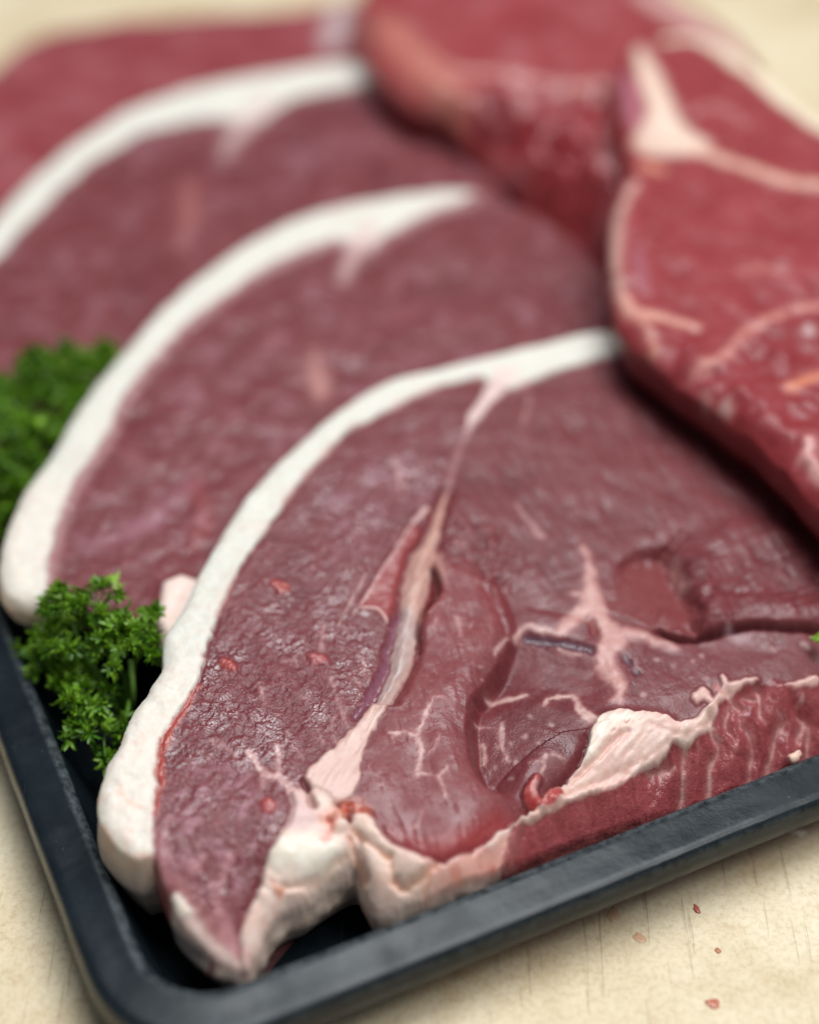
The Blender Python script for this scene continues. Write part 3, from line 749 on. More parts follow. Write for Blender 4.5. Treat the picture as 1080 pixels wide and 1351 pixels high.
    ms = s.mask(st + .7 * n1, 1.3); s.paint(sstep(2.5, -.5, st) * .3, (.40, .14, .14)); s.paint(ms * .82, (.56, .30, .27), .75, .4); s.paint(ms * sstep(.1, .7, s.nz(2.2, 5)) * .45, (.64, .42, .36))
    s.H += .35 * s.mask(st, 2.2)
    h = s.stroke([(782, 820, 3), (784, 834, 4)]); s.H -= 1.2 * s.mask(h, .8); s.paint(s.mask(h, .8) * .75, (.22, .035, .035), .1)
    v = s.stroke([(690, 842, 4), (715, 845, 6.5), (740, 849, 6), (765, 853, 5), (779, 857, 4)]); m = s.mask(v, 1.1, .8, 1.5); s.paint(m * .85, (.085, .045, .065), .2, .5); s.H -= .9 * m
    for q, c in (([(652, 862, 2), (660, 850, 2.5), (668, 842, 1.5)], .6), ([(680, 845, 3), (686, 834, 4), (696, 826, 3.5), (710, 830, 4), (724, 833, 4), (738, 836, 2)], .8), ([(735, 858, 2), (752, 864, 4), (764, 864, 2)], .5), ([(643, 928, 3), (660, 926, 3.5), (678, 922, 3), (692, 918, 2.5)], .8), ([(717, 930, 1.5), (723, 922, 2.6), (740, 920, 3), (756, 918, 3), (763, 930, 4), (771, 942, 6), (784, 950, 6)], .9), ([(661, 955, 2), (661, 978, 3), (666, 992, 2), (669, 1004, 2)], .75), ([(638, 984, 2.2), (638, 1010, 1.2)], .7), ([(720, 996, 1.8), (717, 1010, 1.5), (713, 1020, 1)], .7), ([(628, 960, 1.4), (650, 960, 1)], .5), ([(697, 1006, .8), (716, 1003, .8)], .5), ([(728, 994, .8), (742, 1000, 1)], .5)):
        s.vein(q, c, (.62, .40, .36), seed=3)
    for x, y, r in ((726, 956, 3), (692, 972, 2.6), (710, 980, 1.8), (680, 1006, 3), (653, 1012, 2), (674, 1026, 2), (655, 985, 1.5), (672, 979, 1.5), (733, 970, 1.2), (650, 1040, 1.5), (698, 945, 2), (866, 870, 3), (888, 878, 2.5), (912, 872, 3), (848, 916, 4), (925, 865, 3), (1020, 858, 4), (1062, 852, 5), (930, 895, 3)):
        m = s.mask(s.stroke([(x, y, r), (x + 1.5, y + 2, r * .6)], smooth=False), .6, .35, .8); s.paint(m * .45, (.60, .38, .36), .5)
    for x, y, r in ((824, 868, 4), (828, 874, 3), (838, 886, 3.5)):
        m = s.mask(s.stroke([(x, y, r), (x + 3, y + 3, r)], smooth=False), .9); s.paint(m * .7, (.10, .07, .09)); s.H -= .5 * m
    wf = s.stroke([(890, 740, 5), (892, 760, 4), (900, 772, 6), (904, 778, 4)]); s.paint(s.mask(wf, 1.5, .5) * .45, (.52, .28, .26), .3)
    wf = s.stroke([(960, 838, 4), (970, 842, 6), (985, 842, 5)]); s.paint(s.mask(wf, 1.5, .5) * .5, (.50, .34, .36), .3)
    e = s.stroke([(682, 666, 2), (700, 692, 3.5), (712, 706, 5)]); s.paint(s.mask(e, 1.2, .5) * .55, (.56, .32, .32), .3)
    # rough torn patch above the lobe
    rt = s.poly([(590, 690), (640, 690), (690, 735), (670, 790), (620, 750), (588, 745)])
    rough = s.nz(2.0, 6, 3, .6); m = s.mask(rt, 3); s.H += m * rough * 1.0; s.paint(m * sstep(.1, .8, rough) * .5, (.48, .24, .24), .2); s.paint(m * sstep(.1, .8, -rough) * .45, MEAT_D)

    # --- marbling
    vein = [[(329, 992, 3.5), (335, 1003, 4), (343, 1013, 3.5), (352, 1022, 4.5), (366, 1024, 4), (378, 1034, 4), (388, 1044, 5)], [(366, 983, 1.6), (367, 1000, 2.2), (366, 1018, 3)], [(348, 1024, 2), (347, 1040, 1.2)],
            [(428, 823, 1), (425, 842, 1.6), (424, 858, 2.2)], [(437, 893, 2.4), (441, 908, 1.6), (445, 925, 2), (452, 942, 2.2), (457, 960, 1)], [(343, 901, 1), (346, 914, 1.8), (348, 930, .8)], [(477, 868, 1.4), (481, 880, 1.8), (481, 893, .8)], [(280, 978, .8), (296, 984, 1.3), (310, 998, 1)],
            [(571, 920, 1.2), (562, 938, 2), (557, 955, 2.2), (551, 970, 2), (555, 992, 2.4), (549, 1022, 1.8)], [(514, 966, 1.1), (532, 967, 1.6), (551, 970, 1.6)], [(549, 1022, 1.8), (565, 1021, 1.6), (579, 1024, 2), (584, 1038, 1.3), (588, 1054, .8)], [(579, 1024, 1.4), (590, 1012, 1)], [(580, 968, .8), (573, 984, 1.2), (565, 993, 1)], [(556, 1070, .8), (552, 1085, 1.3), (540, 1095, .8)], [(571, 921, .8), (585, 918, 1)], [(558, 1115, .8), (553, 1105, 1)],
            [(520, 600, 2), (526, 625, 3), (528, 645, 2.5)], [(575, 815, 1.6), (572, 828, 2)], [(602, 812, 2), (606, 826, 2.4), (608, 838, 1.5)], [(400, 921, .8), (412, 925, 1)], [(372, 874, .8), (390, 872, 1)], [(460, 895, .7), (474, 902, .9)], [(420, 965, .8), (426, 980, 1)], [(390, 985, .8), (399, 1002, 1)], [(445, 980, .8), (438, 960, 1), (441, 945, .7)], [(700, 520, 2), (690, 560, 2)]]
    for k, q in enumerate(vein):
        s.vein(q, .8 if k in (0, 1, 8, 9, 10, 11) else .5, (.64, .41, .38) if k in (0, 1, 8, 9, 10, 11) else (.54, .31, .30), rag=.45, seed=k)
    r_ = random.Random(5)
    for k in range(110):
        x, y = r_.uniform(240, 640), r_.uniform(680, 1120)
        a = r_.gauss(1.2, .6); L = r_.uniform(3, 12); w = r_.uniform(.4, 1.0)
        q = [(x, y, w), (x + L * .5 * math.cos(a) + r_.gauss(0, 1), y + L * .5 * math.sin(a), w * 1.2), (x + L * math.cos(a), y + L * math.sin(a), w * .5)]
        m = s.mask(s.stroke(q, 2), .35, .2, .7, k); s.paint(m * r_.uniform(.25, .6), (.56, .32, .31), .4)
    m = s.mask(s.stroke([(414, 868, 6), (421, 872, 8), (427, 872, 5)]), 1.0, .3); s.paint(m * .6, (.48, .12, .12), .1, .7); s.H += .9 * m

    # --- rolled edge on the right: bundles of lean with white septa
    roll = s.poly([(676, 1096), (698, 1080), (737, 1066), (774, 1052), (816, 1038), (846, 1015), (882, 1000), (890, 984), (924, 960), (938, 940), (960, 909), (1001, 906), (1120, 895), (1230, 930), (1200, 1010), (1060, 1040), (860, 1110), (690, 1180), (640, 1190), (648, 1160), (657, 1128)], smooth=False)
    mrl = s.mask(roll, 1.0, .8, 2.5)
    s.paint(mrl * .9, (.265, .050, .056), 0, .4); s.grain += mrl * .2
    sept = [[(904, 988, 2.07), (902, 1005, 2.12), (903, 1020, 1.53), (900, 1056, 1.81)], [(935, 942, 3.81), (939, 962, 2.38), (947, 984, 1.69), (938, 1012, 2.57), (939, 1032, 2.97), (929, 1045, 5.39)], [(985, 961, 0.92), (992, 985, 0.87), (996, 1001, 1.26), (988, 1023, 0.80)], [(1035, 952, 0.68), (1023, 970, 1.47), (1016, 991, 1.80), (1001, 1005, 2.17), (994, 1011, 2.23)], [(1054, 941, 1.58), (1060, 950, 2.07), (1051, 972, 1.32)], [(1064, 950, 1.04), (1066, 964, 1.32), (1075, 988, 0.82)], [(960, 932, 0.79), (957, 947, 0.65), (959, 961, 0.88)], [(960, 913, 1.61), (964, 921, 1.35), (975, 932, 1.49)], [(999, 911, 1.99), (1002, 922, 1.46), (1003, 938, 0.75)], [(856, 1023, 0.44), (872, 1013, 1.08), (879, 1011, 0.51)], [(1104, 932, 1.39), (1105, 968, 1.04)], [(975, 945, 0.79), (978, 958, 0.56)], [(980, 918, 0.37), (1000, 920, 0.54)]]
    allsep = np.full(s.X.shape, 99.0)
    for q in sept: allsep = np.minimum(allsep, s.stroke(q, 12))
    s.H += mrl * 4.6 * (1 - np.exp(-np.clip(allsep + .2, 0, 40) / 5.0)) - mrl * 2.0
    fb = s.nz(.9, 2, 3, .6, math.radians(15), 4.0); bl_ = s.nz(4.5, 5, 3, .6); s.H += mrl * (.22 * fb + .6 * bl_)
    s.paint(mrl * sstep(.0, .7, bl_) * .4, (.34, .085, .09)); s.paint(mrl * sstep(.1, .7, -bl_) * .4, (.15, .018, .022))
    rr_ = random.Random(4)
    for k in range(12):
        x = rr_.uniform(850, 1080); y0 = 1000 - (x - 900) * .36; y = y0 + rr_.uniform(-40, 70); a_ = rr_.gauss(1.5, .7); L_ = rr_.uniform(6, 26)
        s.vein([(x, y, rr_.uniform(.5, 1.4)), (x + L_ * .5 * math.cos(a_) + rr_.gauss(0, 3), y + L_ * .5 * math.sin(a_), rr_.uniform(.8, 1.8)), (x + L_ * math.cos(a_), y + L_ * math.sin(a_), .4)], rr_.uniform(.3, .65), rag=.5, seed=k)
    s.paint(mrl * sstep(.1, .8, fb) * .3, (.36, .10, .11)); s.paint(mrl * sstep(.1, .8, -fb) * .3, MEAT_D)
    m = s.mask(allsep, .5, .4, 1.0) * (.55 + .45 * sstep(-.5, .4, s.nz(2.2, 2))); s.paint(m * .62, (.62, .39, .35), .6, .4); s.paint(s.mask(allsep - .8, .9, .5) * (1 - m) * .3, (.46, .20, .19))
    wr = s.stroke([(700, 1108, 8), (740, 1098, 10), (790, 1082, 10), (826, 1070, 6)]); s.paint(s.mask(wr, 2.5, .6) * .75, (.36, .020, .018), 0, .85)
    s.setpart('rolled_edge', mrl)
    # white flap of fat
    flap = s.poly([(723, 1052), (737, 1043), (752, 1026), (765, 1010), (776, 985), (780, 962), (790, 948), (811, 939), (839, 941), (876, 948), (897, 958), (918, 948), (941, 930), (946, 940), (937, 960), (918, 978), (904, 992), (886, 984), (876, 1006), (844, 1020), (816, 1038), (774, 1053), (737, 1067), (700, 1083), (672, 1100), (655, 1118), (640, 1122), (665, 1100), (694, 1080)], n=3)
    mf = s.mask(flap + .2 * n1, .4)
    fb = s.nz(1.1, 4, 2, .5, math.radians(-42), 6.0)
    s.H += mf * (.9 + .5 * fb + .5 * s.nz(4, 2)) + 1.2 * s.mask(flap, 2.5)
    e = s.stroke([(700, 1074, .5), (735, 1046, 1), (752, 1026, 1.5), (766, 1006, 1.5), (777, 978, 1.2), (784, 955, .6)], 8); s.H -= 2.2 * np.exp(-(np.clip(e, 0, 20) / 1.4) ** 2) * (1 - mf)
    s.paint(mf, (.72, .52, .46), .95, .35); s.paint(mf * sstep(.0, .7, fb) * .5, (.79, .66, .58)); s.paint(mf * sstep(.15, .8, -fb) * .5, (.60, .32, .28)); s.paint(mf * sstep(.1, .8, s.nz(3.5, 6)) * .4, (.62, .33, .30))
    w = s.stroke([(775, 1000, 4), (785, 972, 8), (805, 950, 9), (835, 946, 7)]); s.paint(s.mask(w, 1.5, .4) * mf * .8, (.82, .74, .65), 1)
    for q, h in (([(748, 1034, .8), (765, 1018, 1.6), (785, 1000, 2), (800, 984, 2), (815, 970, 1.6), (828, 962, .6)], 2.6), ([(740, 1050, 1), (790, 1030, 1.6), (850, 1000, 1.6), (880, 980, 1)], .9), ([(860, 955, 1), (900, 966, 1.5), (925, 955, 1)], .8)):
        e = s.stroke(q); s.H -= h * s.mask(e, 1.0); s.paint(s.mask(e, .6) * .5, (.62, .33, .28))
    for x, y, r in ((826, 952, 1.8), (806, 963, 1.0)):
        m = s.mask(s.stroke([(x, y, r), (x + 4, y - 2, r * .6)], smooth=False), .4, .3, .8); s.H -= .9 * m; s.paint(m * .8, (.45, .10, .08), .3)
    s.setpart('fat_flap', mf)
    st = s.stroke([(953, 893, 2.5), (957, 905, 4), (960, 912, 7), (975, 903, 4), (998, 897, 2)]); st = np.minimum(st, s.stroke([(960, 912, 6), (948, 922, 4), (938, 938, 5)])); st = np.minimum(st, s.stroke([(1072, 896, 7), (1058, 902, 3), (1040, 905, 2)])); st = np.minimum(st, s.stroke([(918, 922, 5), (927, 916, 7), (937, 925, 5)]))
    m = s.mask(st, .5, .25); s.paint(m * .9, (.70, .46, .41), .8, .4); s.H += 1.0 * s.mask(st, 1.2)
    e = s.stroke([(943, 905, 2), (950, 912, 2)]); s.paint(s.mask(e, .6) * .6, (.5, .09, .06))
    dk = s.stroke([(1045, 925, 4), (1056, 935, 7), (1064, 950, 4)]); s.paint(s.mask(dk, 1.5) * .6, (.20, .02, .022), 0, .6); s.H -= .9 * s.mask(dk, 1.6)
    # red curl lying at its end
    cu = s.stroke([(708, 1030, 3), (703, 1040, 5), (700, 1054, 8), (704, 1063, 8), (716, 1061, 7), (728, 1055, 7), (737, 1049, 5)])
    m = s.mask(cu, .45); s.H += 2.2 * np.sqrt(np.clip(-cu + .6, 0, 2) / 2.0) * (1 + .3 * n1); s.paint(m * .95, (.38, .050, .048), .2, .7); s.paint(m * sstep(0, .6, n1) * .5, (.52, .17, .15))
    e = s.stroke([(708, 1030, 2.5), (704, 1042, 2.5), (703, 1050, 1.5)]); s.paint(s.mask(e, .6) * .75, (.76, .44, .42), .6, .8)
    s.setpart('red_curl', m)
    return s.build('front_steak', 'front fat-edged steak with white fat flap and sinew seam, nearest the rim', 'steak', 27, 3.0, 'fat-edged steaks overlapping in the tray', wall=(.33, .10, .09), rows=12)

front_steak()

# ---------------------------------------------------------------- the two steaks behind it
def mid_steak():
    s = Surf((-135, 130, -75, 205), .8, 34.0, (41, 14), .0, .105)
    out = [(626, 254), (541, 259), (440, 276), (350, 310), (280, 355), (225, 400), (168, 463), (126, 511), (96, 556), (67, 606), (37, 645), (18, 684), (4, 726), (1, 758), (8, 785), (28, 797)]
    o = [(x, y, 4.5, 3.2, .5) for x, y in out]
    o += [(60, 797, 3, 2, .4), (78, 790, 2, 2, .4), (120, 808, 2, 2, .4), (170, 818, 2, 2, .4), (205, 838, 3, 3, .4), (222, 858, 4, 4, .4), (250, 850, 4, 4, .4), (330, 860, 3, 3, .4), (560, 820, 3, 3, .4), (840, 700, 3, 3, .4), (900, 560, 4, 4, .4), (850, 430, 4, 4, .4), (770, 330, 4, 4, .4), (700, 280, 4, 4, .4)]
    s.outline(o); meat_base(s, 1, amp=.8, pale=.8)
    inner = [(640, 258), (617, 270), (583, 279), (535, 302), (490, 330), (470, 325), (440, 322), (350, 360), (285, 405), (250, 432), (204, 482), (170, 530), (141, 589), (107, 637), (89, 674), (78, 720), (73, 745), (70, 775), (74, 795)]
    rim = s.poly(inner + [(50, 830), (-25, 800), (-25, 720), (40, 600), (130, 470), (270, 330), (420, 255), (640, 235)], smooth=False)
    m = s.mask(rim + 1.9 + 1.0 * s.nz(9, 2), 1.0); s.H += .8 * s.mask(rim, 1.2) + m * .3 * s.nz(5, 3)
    s.paint(m, FAT, 1, .12)
    s.paint(np.exp(-((rim + .6) / 1.6) ** 2) * .4, (.58, .34, .33)); s.paint(m * sstep(.0, .8, s.nz(9, 6)) * .3, (.62, .54, .47))
    lo = s.poly([(0, 640), (100, 640), (80, 800), (0, 800)]); s.paint(m * s.mask(lo, 8) * .4, (.80, .68, .60))
    br = s.stroke([(490, 300, 14), (475, 320, 15), (462, 345, 12), (452, 370, 6)]); mb = s.mask(br + .6, 3.0, 1.0, 3); s.paint(mb * .75, (.62, .42, .40), .9)
    s.setpart('fat_rim', np.maximum(m, s.mask(br, .5)))
    for q, c, a in (([(414, 462, 5), (417, 485, 13), (422, 515, 14), (424, 525, 6)], (.58, .28, .25), .75), ([(372, 440, 6), (350, 460, 8), (325, 492, 6), (306, 510, 9)], (.46, .22, .25), .55), ([(438, 400, 5), (430, 430, 6)], (.40, .20, .25), .5), ([(352, 560, 8), (340, 600, 8)], (.12, .02, .03), .4), ([(255, 630, 7), (270, 690, 9), (255, 720, 9)], (.34, .04, .035), .5), ([(520, 420, 10), (560, 400, 12)], (.36, .12, .15), .4), ([(120, 720, 12), (180, 700, 16), (250, 640, 14)], (.40, .18, .23), .45)):
        m = s.mask(s.stroke(q, 9) + .8, 4.0, 1.6, 4); s.paint(m * a * .8, c, .2)
    lb = s.poly([(214, 790), (222, 768), (248, 764), (275, 780), (270, 840), (230, 870), (208, 848)]); m = s.mask(lb, .8); s.paint(m, (.78, .62, .56), 1); s.H += 1.6 * s.mask(lb, 2.5)
    s.setpart('fat_lump', m)
    return s.build('middle_steak', 'middle fat-edged steak lying under the front one, between the two parsley sprigs', 'steak', 13, 3.0, 'fat-edged steaks overlapping in the tray', wall=(.30, .09, .09))
mid_steak()

def rear_steak():
    s = Surf((-250, 80, 20, 300), 1.0, 36.0, (-20, 105), .0, .085)
    out = [(515, 94), (500, 90), (450, 84), (375, 96), (280, 112), (200, 135), (125, 175), (45, 235), (0, 285), (-50, 350), (-100, 440), (-130, 510), (-120, 560)]
    o = [(x, y, 5, 3.5, .5) for x, y in out]
    o += [(-60, 570, 3, 3, .4), (40, 590, 3, 3, .4), (200, 600, 3, 3, .4), (420, 560, 3, 3, .4), (640, 420, 3, 3, .4), (680, 300, 4, 4, .4), (610, 170, 4, 4, .4), (560, 115, 4, 4, .4)]
    s.outline(o); meat_base(s, 2, amp=.8, pale=.8)
    inner = [(540, 112), (480, 119), (430, 128), (390, 138), (345, 170), (330, 165), (260, 165), (190, 182), (125, 220), (65, 280), (0, 350), (-50, 430), (-80, 520), (-80, 560)]
    rim = s.poly(inner + [(-160, 590), (-170, 480), (-60, 290), (60, 195), (200, 110), (380, 75), (545, 65)], smooth=False)
    m = s.mask(rim + 2.8 + 1.3 * s.nz(11, 3), 1.3); s.H += .8 * s.mask(rim, 1.2) + m * .3 * s.nz(5, 3); s.paint(m, FAT, 1, .12)
    br = s.stroke([(350, 135, 22), (325, 160, 20), (305, 185, 14), (298, 203, 6)]); mb = s.mask(br + .8, 4.0, 1.2, 4); s.paint(mb * .75, (.64, .48, .45), .9)
    s.setpart('fat_rim', np.maximum(m, s.mask(br, .5)))
    for q, c, a in (([(250, 240, 12), (250, 285, 16), (240, 320, 12)], (.44, .16, .15), .65), ([(200, 330, 14), (190, 380, 16)], (.15, .02, .028), .4), ([(400, 210, 20), (450, 180, 20)], (.36, .15, .19), .4), ([(305, 225, 16), (320, 215, 10)], (.14, .03, .04), .4)):
        m = s.mask(s.stroke(q, 10) + 1, 5, 2, 5); s.paint(m * a * .8, c, .1)
    return s.build('rear_steak', 'third fat-edged steak from the front, blurred, beside the upper parsley sprig', 'steak', 13, 3.0, 'fat-edged steaks overlapping in the tray', wall=(.30, .09, .09))
rear_steak()

def back_steak():
    s = Surf((-320, 60, 140, 420), 1.3, 34.0, (-80, 260), .0, .03)
    s.col[:] = (.25, .044, .050)
    o = [(480, 5, 6, 5, .5), (440, 4, 6, 5, .5), (390, 14, 6, 5, .5), (250, 22, 6, 5, .5), (125, 34, 6, 5, .5), (45, 52, 7, 5, .5), (0, 86, 8, 6, .5), (-60, 150, 8, 6, .5), (-80, 300, 4, 4, .5), (0, 390, 4, 4, .5), (120, 300, 4, 4, .5), (300, 190, 4, 4, .5), (470, 160, 4, 4, .5), (520, 70, 4, 4, .5)]
    s.outline(o)
    b = s.nz(14, 1); c = s.nz(6, 5); s.H += b * 1.2 + c * .6
    s.paint(sstep(0, .7, b) * .6, (.38, .11, .13)); s.paint(sstep(0, .7, -b) * .6, (.20, .018, .022)); s.paint(sstep(.1, .7, c) * .4, (.42, .18, .21)); s.paint(sstep(.1, .7, -c) * .3, (.18, .014, .018)); s.wet[:] = .3
    e = s.stroke([(455, 0, 16), (445, 25, 22), (440, 50, 22), (432, 66, 10)]); m = s.mask(e, 3); s.paint(m * .85, (.56, .44, .44), .8); s.setpart('fat_end', m)
    return s.build('back_steak', 'bright red boneless steak at the back left, behind all the fat-edged steaks', 'steak', 22, 3.0, wall=(.34, .05, .05))
back_steak()

# ---------------------------------------------------------------- the two chops on the right
def rear_chop():
    s = Surf((-40, 230, 100, 420), 1.1, 62.0, (60, 230), .0, .02)
    s.col[:] = (.285, .042, .046)
    o = [(480, -10, 6, 6, .5), (474, 40, 7, 8, .5), (488, 88, 8, 8, .5), (532, 136, 9, 10, .6), (588, 172, 11, 14, .9), (640, 222, 16, 22, .9), (690, 264, 18, 25, .9), (740, 310, 18, 25, .9), (800, 350, 18, 25, .9), (870, 400, 10, 12, .9), (960, 260, 5, 5, .5), (1010, 120, 5, 5, .5), (960, 40, 5, 5, .5), (880, -10, 5, 5, .5), (760, -120, 5, 5, .5), (560, -120, 5, 5, .5)]
    s.outline(o)
    b = s.nz(13, 3); c = s.nz(6, 6); s.H += b * 1.5 + c * .7
    s.paint(sstep(0, .7, b) * .55, (.38, .12, .13)); s.paint(sstep(0, .7, -b) * .5, (.21, .018, .022)); s.paint(sstep(.1, .7, c) * .4, (.40, .14, .15)); s.wet[:] = .4
    fr = s.poly([(585, 140), (640, 118), (720, 118), (830, 120), (880, 420), (740, 400), (620, 280)])
    lump = s.nz(9, 2, 2); m = s.mask(fr, 4)
    rg = 1 - np.abs(s.nz(11, 4, 3)); s.H += m * (4.5 * lump + 1.2 * s.nz(5.5, 6, 2) - 2.0 * sstep(.84, 1, rg)); s.paint(m * .8, (.24, .022, .026), 0, .6); s.paint(m * sstep(.1, .8, lump) * .5, (.42, .13, .14)); s.paint(m * sstep(.1, .8, -lump) * .4, (.15, .015, .02))  # front face painted darker as its shaded side, hollows darkest
    s.paint(s.mask(s.stroke([(640, 150, 18), (670, 160, 14)]), 4) * .6, (.16, .02, .03))
    e = s.stroke([(505, 30, 14), (525, 55, 24), (555, 85, 26), (582, 112, 22), (600, 130, 12)]); m = s.mask(e, 10, 2, 8); s.paint(m * .85, (.52, .20, .145), .5, .3); s.H += 2.0 * s.mask(e, 6)
    e2 = s.stroke([(590, 125, 12), (588, 150, 12), (575, 165, 6)]); s.paint(s.mask(e2, 7, 2, 6) * .5, (.42, .18, .13), .4)
    e3 = s.stroke([(600, 96, 6), (640, 96, 8), (690, 104, 11), (740, 112, 13), (780, 112, 10), (812, 116, 8)]); m3 = s.mask(e3, 2.5); s.paint(m3 * .75, (.64, .32, .28), .6); s.H += 1.5 * s.mask(e3, 3)
    e4 = s.stroke([(560, 66, 5), (600, 90, 6), (640, 96, 4)]); s.paint(s.mask(e4, 2.5) * .6, (.62, .33, .28), .5)
    s.setpart('fat_seam', np.maximum(s.mask(e, .5), s.mask(e3, .5)))
    ed = s.stroke([(850, -10, 18), (890, 15, 20), (930, 40, 18), (975, 70, 10)]); m = s.mask(ed, 5); s.paint(m * .7, (.74, .52, .46), .8); s.setpart('fat_rim', s.mask(ed, .5))
    return s.build('rear_chop', 'thick red chop with orange fat corner, at the back between steaks and bone-in chop', 'chop', 34, 20.0, 'thick chops piled at the right', wall=(.20, .020, .026), under=16)
rear_chop()

def right_chop():
    s = Surf((40, 240, -80, 330), .8, 68.0, (110, 80), .0, .06)
    s.col[:] = (.255, .030, .034)
    # the near part of the face bends down
    d0 = s.at(930, 430)
    o = [(838, 62, 5, 5, .5), (818, 92, 4, 5, .5), (812, 140, 4, 6, .5), (818, 200, 5, 7, .5), (824, 228, 5, 7, .5), (812, 262, 5, 6, .5), (803, 310, 5, 6, .5), (804, 380, 5, 7, .6), (810, 425, 6, 6, .8), (822, 458, 7, 7, .9), (868, 500, 8, 8, .9), (940, 552, 8, 8, .9), (1000, 600, 8, 8, .9), (1052, 656, 8, 8, .9), (1110, 720, 8, 8, .9), (1150, 750, 8, 8, .9), (1220, 760, 5, 5, .5), (1260, 600, 5, 5, .5), (1260, 380, 5, 5, .5), (1180, 225, 5, 5, .5), (1080, 158, 5, 4, .5), (1020, 112, 5, 4, .5), (962, 66, 5, 4, .5), (905, 48, 5, 5, .5)]
    s.outline(o)
    b = s.nz(12, 4); c = s.nz(5, 1); f = s.nz(2.2, 6); s.H += b * 1.0 + c * .5 + f * .15
    fb = s.nz(2.4, 5, 2, .5, .7, 5.0); s.H += .3 * fb; s.paint(sstep(0, .9, b) * .4, (.36, .07, .08)); s.paint(sstep(0, .9, -b) * .45, (.19, .016, .020)); s.paint(sstep(.1, .8, c) * .3, (.40, .11, .12)); s.paint(sstep(.1, .8, -c) * .35, (.18, .016, .02)); s.paint(sstep(.2, .8, f) * .2, (.46, .17, .17)); s.paint(sstep(.1, .8, -fb) * .35, (.16, .012, .016)); s.paint(sstep(.2, .8, fb) * .25, (.42, .12, .12))
    s.wet = np.clip(.10 + .30 * s.nz(8, 2), 0, 1)
    lowz = s.poly([(830, 440), (930, 450), (1000, 430), (1100, 410), (1160, 800), (1000, 680), (860, 560)]); m = s.mask(lowz, 4); lump = s.nz(8, 5, 2); s.H += m * (2.6 * lump + .5 * s.nz(3.0, 2, 3, .5, .9, 3.0)); s.paint(m * .4, (.20, .022, .026), 0, .12); s.paint(m * sstep(.2, .8, lump) * .35, (.44, .15, .15))  # shading of the down-turned lower face is put into its colour
    # bone and sinew
    bn = s.stroke([(842, 72, 8), (855, 105, 13), (868, 140, 18), (880, 172, 27), (905, 192, 19), (945, 207, 12), (990, 224, 10), (1030, 238, 11), (1085, 246, 12), (1180, 250, 12)])
    m = s.mask(bn, 1.6, 1.4, 4); s.paint(m * .9, (.66, .38, .30), .8, .4); s.H += .8 * s.mask(bn, 3)
    w = s.stroke([(848, 85, 6), (862, 125, 9), (874, 155, 14), (888, 178, 14)]); s.paint(s.mask(w, 2.0) * .8, (.80, .66, .54), .9)
    w = s.poly([(833, 64), (856, 74), (880, 120), (902, 165), (938, 192), (890, 204), (842, 198), (843, 168), (862, 140), (849, 105)]); s.paint(s.mask(w, 2.5) * .85, (.74, .56, .46), .9); m = np.maximum(m, s.mask(w, .5))
    s.setpart('bone_seam', m)
    lv = s.stroke([(828, 100, 8), (832, 130, 11), (838, 160, 10)]); s.paint(s.mask(lv, 3) * .6, (.46, .20, .27), .2)
    w2 = s.stroke([(838, 190, 8), (858, 196, 8)]); s.paint(s.mask(w2, 2.5) * .5, (.62, .34, .26), .4)
    for q, c, a in (([(846, 218, 6), (862, 222, 8), (872, 226, 5)], (.66, .26, .16), .8), ([(838, 242, 5), (826, 262, 6), (815, 290, 7), (811, 330, 7), (813, 365, 6), (822, 395, 6)], (.62, .38, .32), .85), ([(822, 392, 5), (832, 408, 9), (848, 414, 9), (872, 418, 7), (895, 426, 7), (918, 431, 4)], (.66, .34, .27), .85), ([(846, 420, 6), (856, 440, 6), (864, 470, 4)], (.54, .24, .18), .7), ([(1090, 402, 6), (1060, 406, 6), (1030, 415, 6), (1000, 428, 6), (980, 440, 7), (965, 458, 6), (945, 474, 6), (914, 496, 5)], (.58, .25, .21), .75), ([(910, 152, 5), (940, 140, 7), (965, 148, 7), (982, 162, 5)], (.50, .22, .22), .6), ([(1040, 512, 5), (1062, 502, 8), (1090, 494, 9)], (.66, .24, .14), .8), ([(1068, 578, 3), (1066, 600, 7), (1074, 618, 8), (1085, 630, 6)], (.70, .40, .36), .8), ([(956, 534, 6), (958, 540, 5)], (.60, .40, .36), .7), ([(930, 520, 4), (934, 526, 4)], (.50, .26, .24), .6), ([(1030, 350, 8), (1034, 358, 7)], (.50, .28, .28), .5), ([(1066, 430, 5), (1068, 440, 5)], (.62, .50, .50), .7), ([(975, 360, 4), (1000, 352, 6), (1020, 356, 4)], (.48, .16, .14), .5), ([(840, 330, 10), (848, 380, 12)], (.36, .14, .18), .4), ([(900, 392, 8), (906, 396, 6)], (.24, .015, .02), .6)):
        e = s.stroke(q); m = s.mask(e, 1.5, 1.2, 2.4); s.paint(sstep(4, 0, e) * a * .3, (.40, .13, .13)); s.paint(m * a, c, .5, .25); s.H += .3 * s.mask(e, 2.2)
    e = np.where(s.side([(880, 60), (980, 130), (1080, 215), (1200, 320)])[0] < 0, -s.sd - 8.0 + 2.5 * s.nz(12, 3), 99.0); m = s.mask(e, 1.6, .4); s.paint(m * .9, (.80, .70, .54), 1, .2); s.setpart('fat_rim', m)
    return s.build('bone_in_chop', 'thick red bone-in chop with pale bone seam, resting on the steaks at the right', 'chop', 32, 20.0, 'thick chops piled at the right', wall=(.18, .016, .020), under=20)
right_chop()

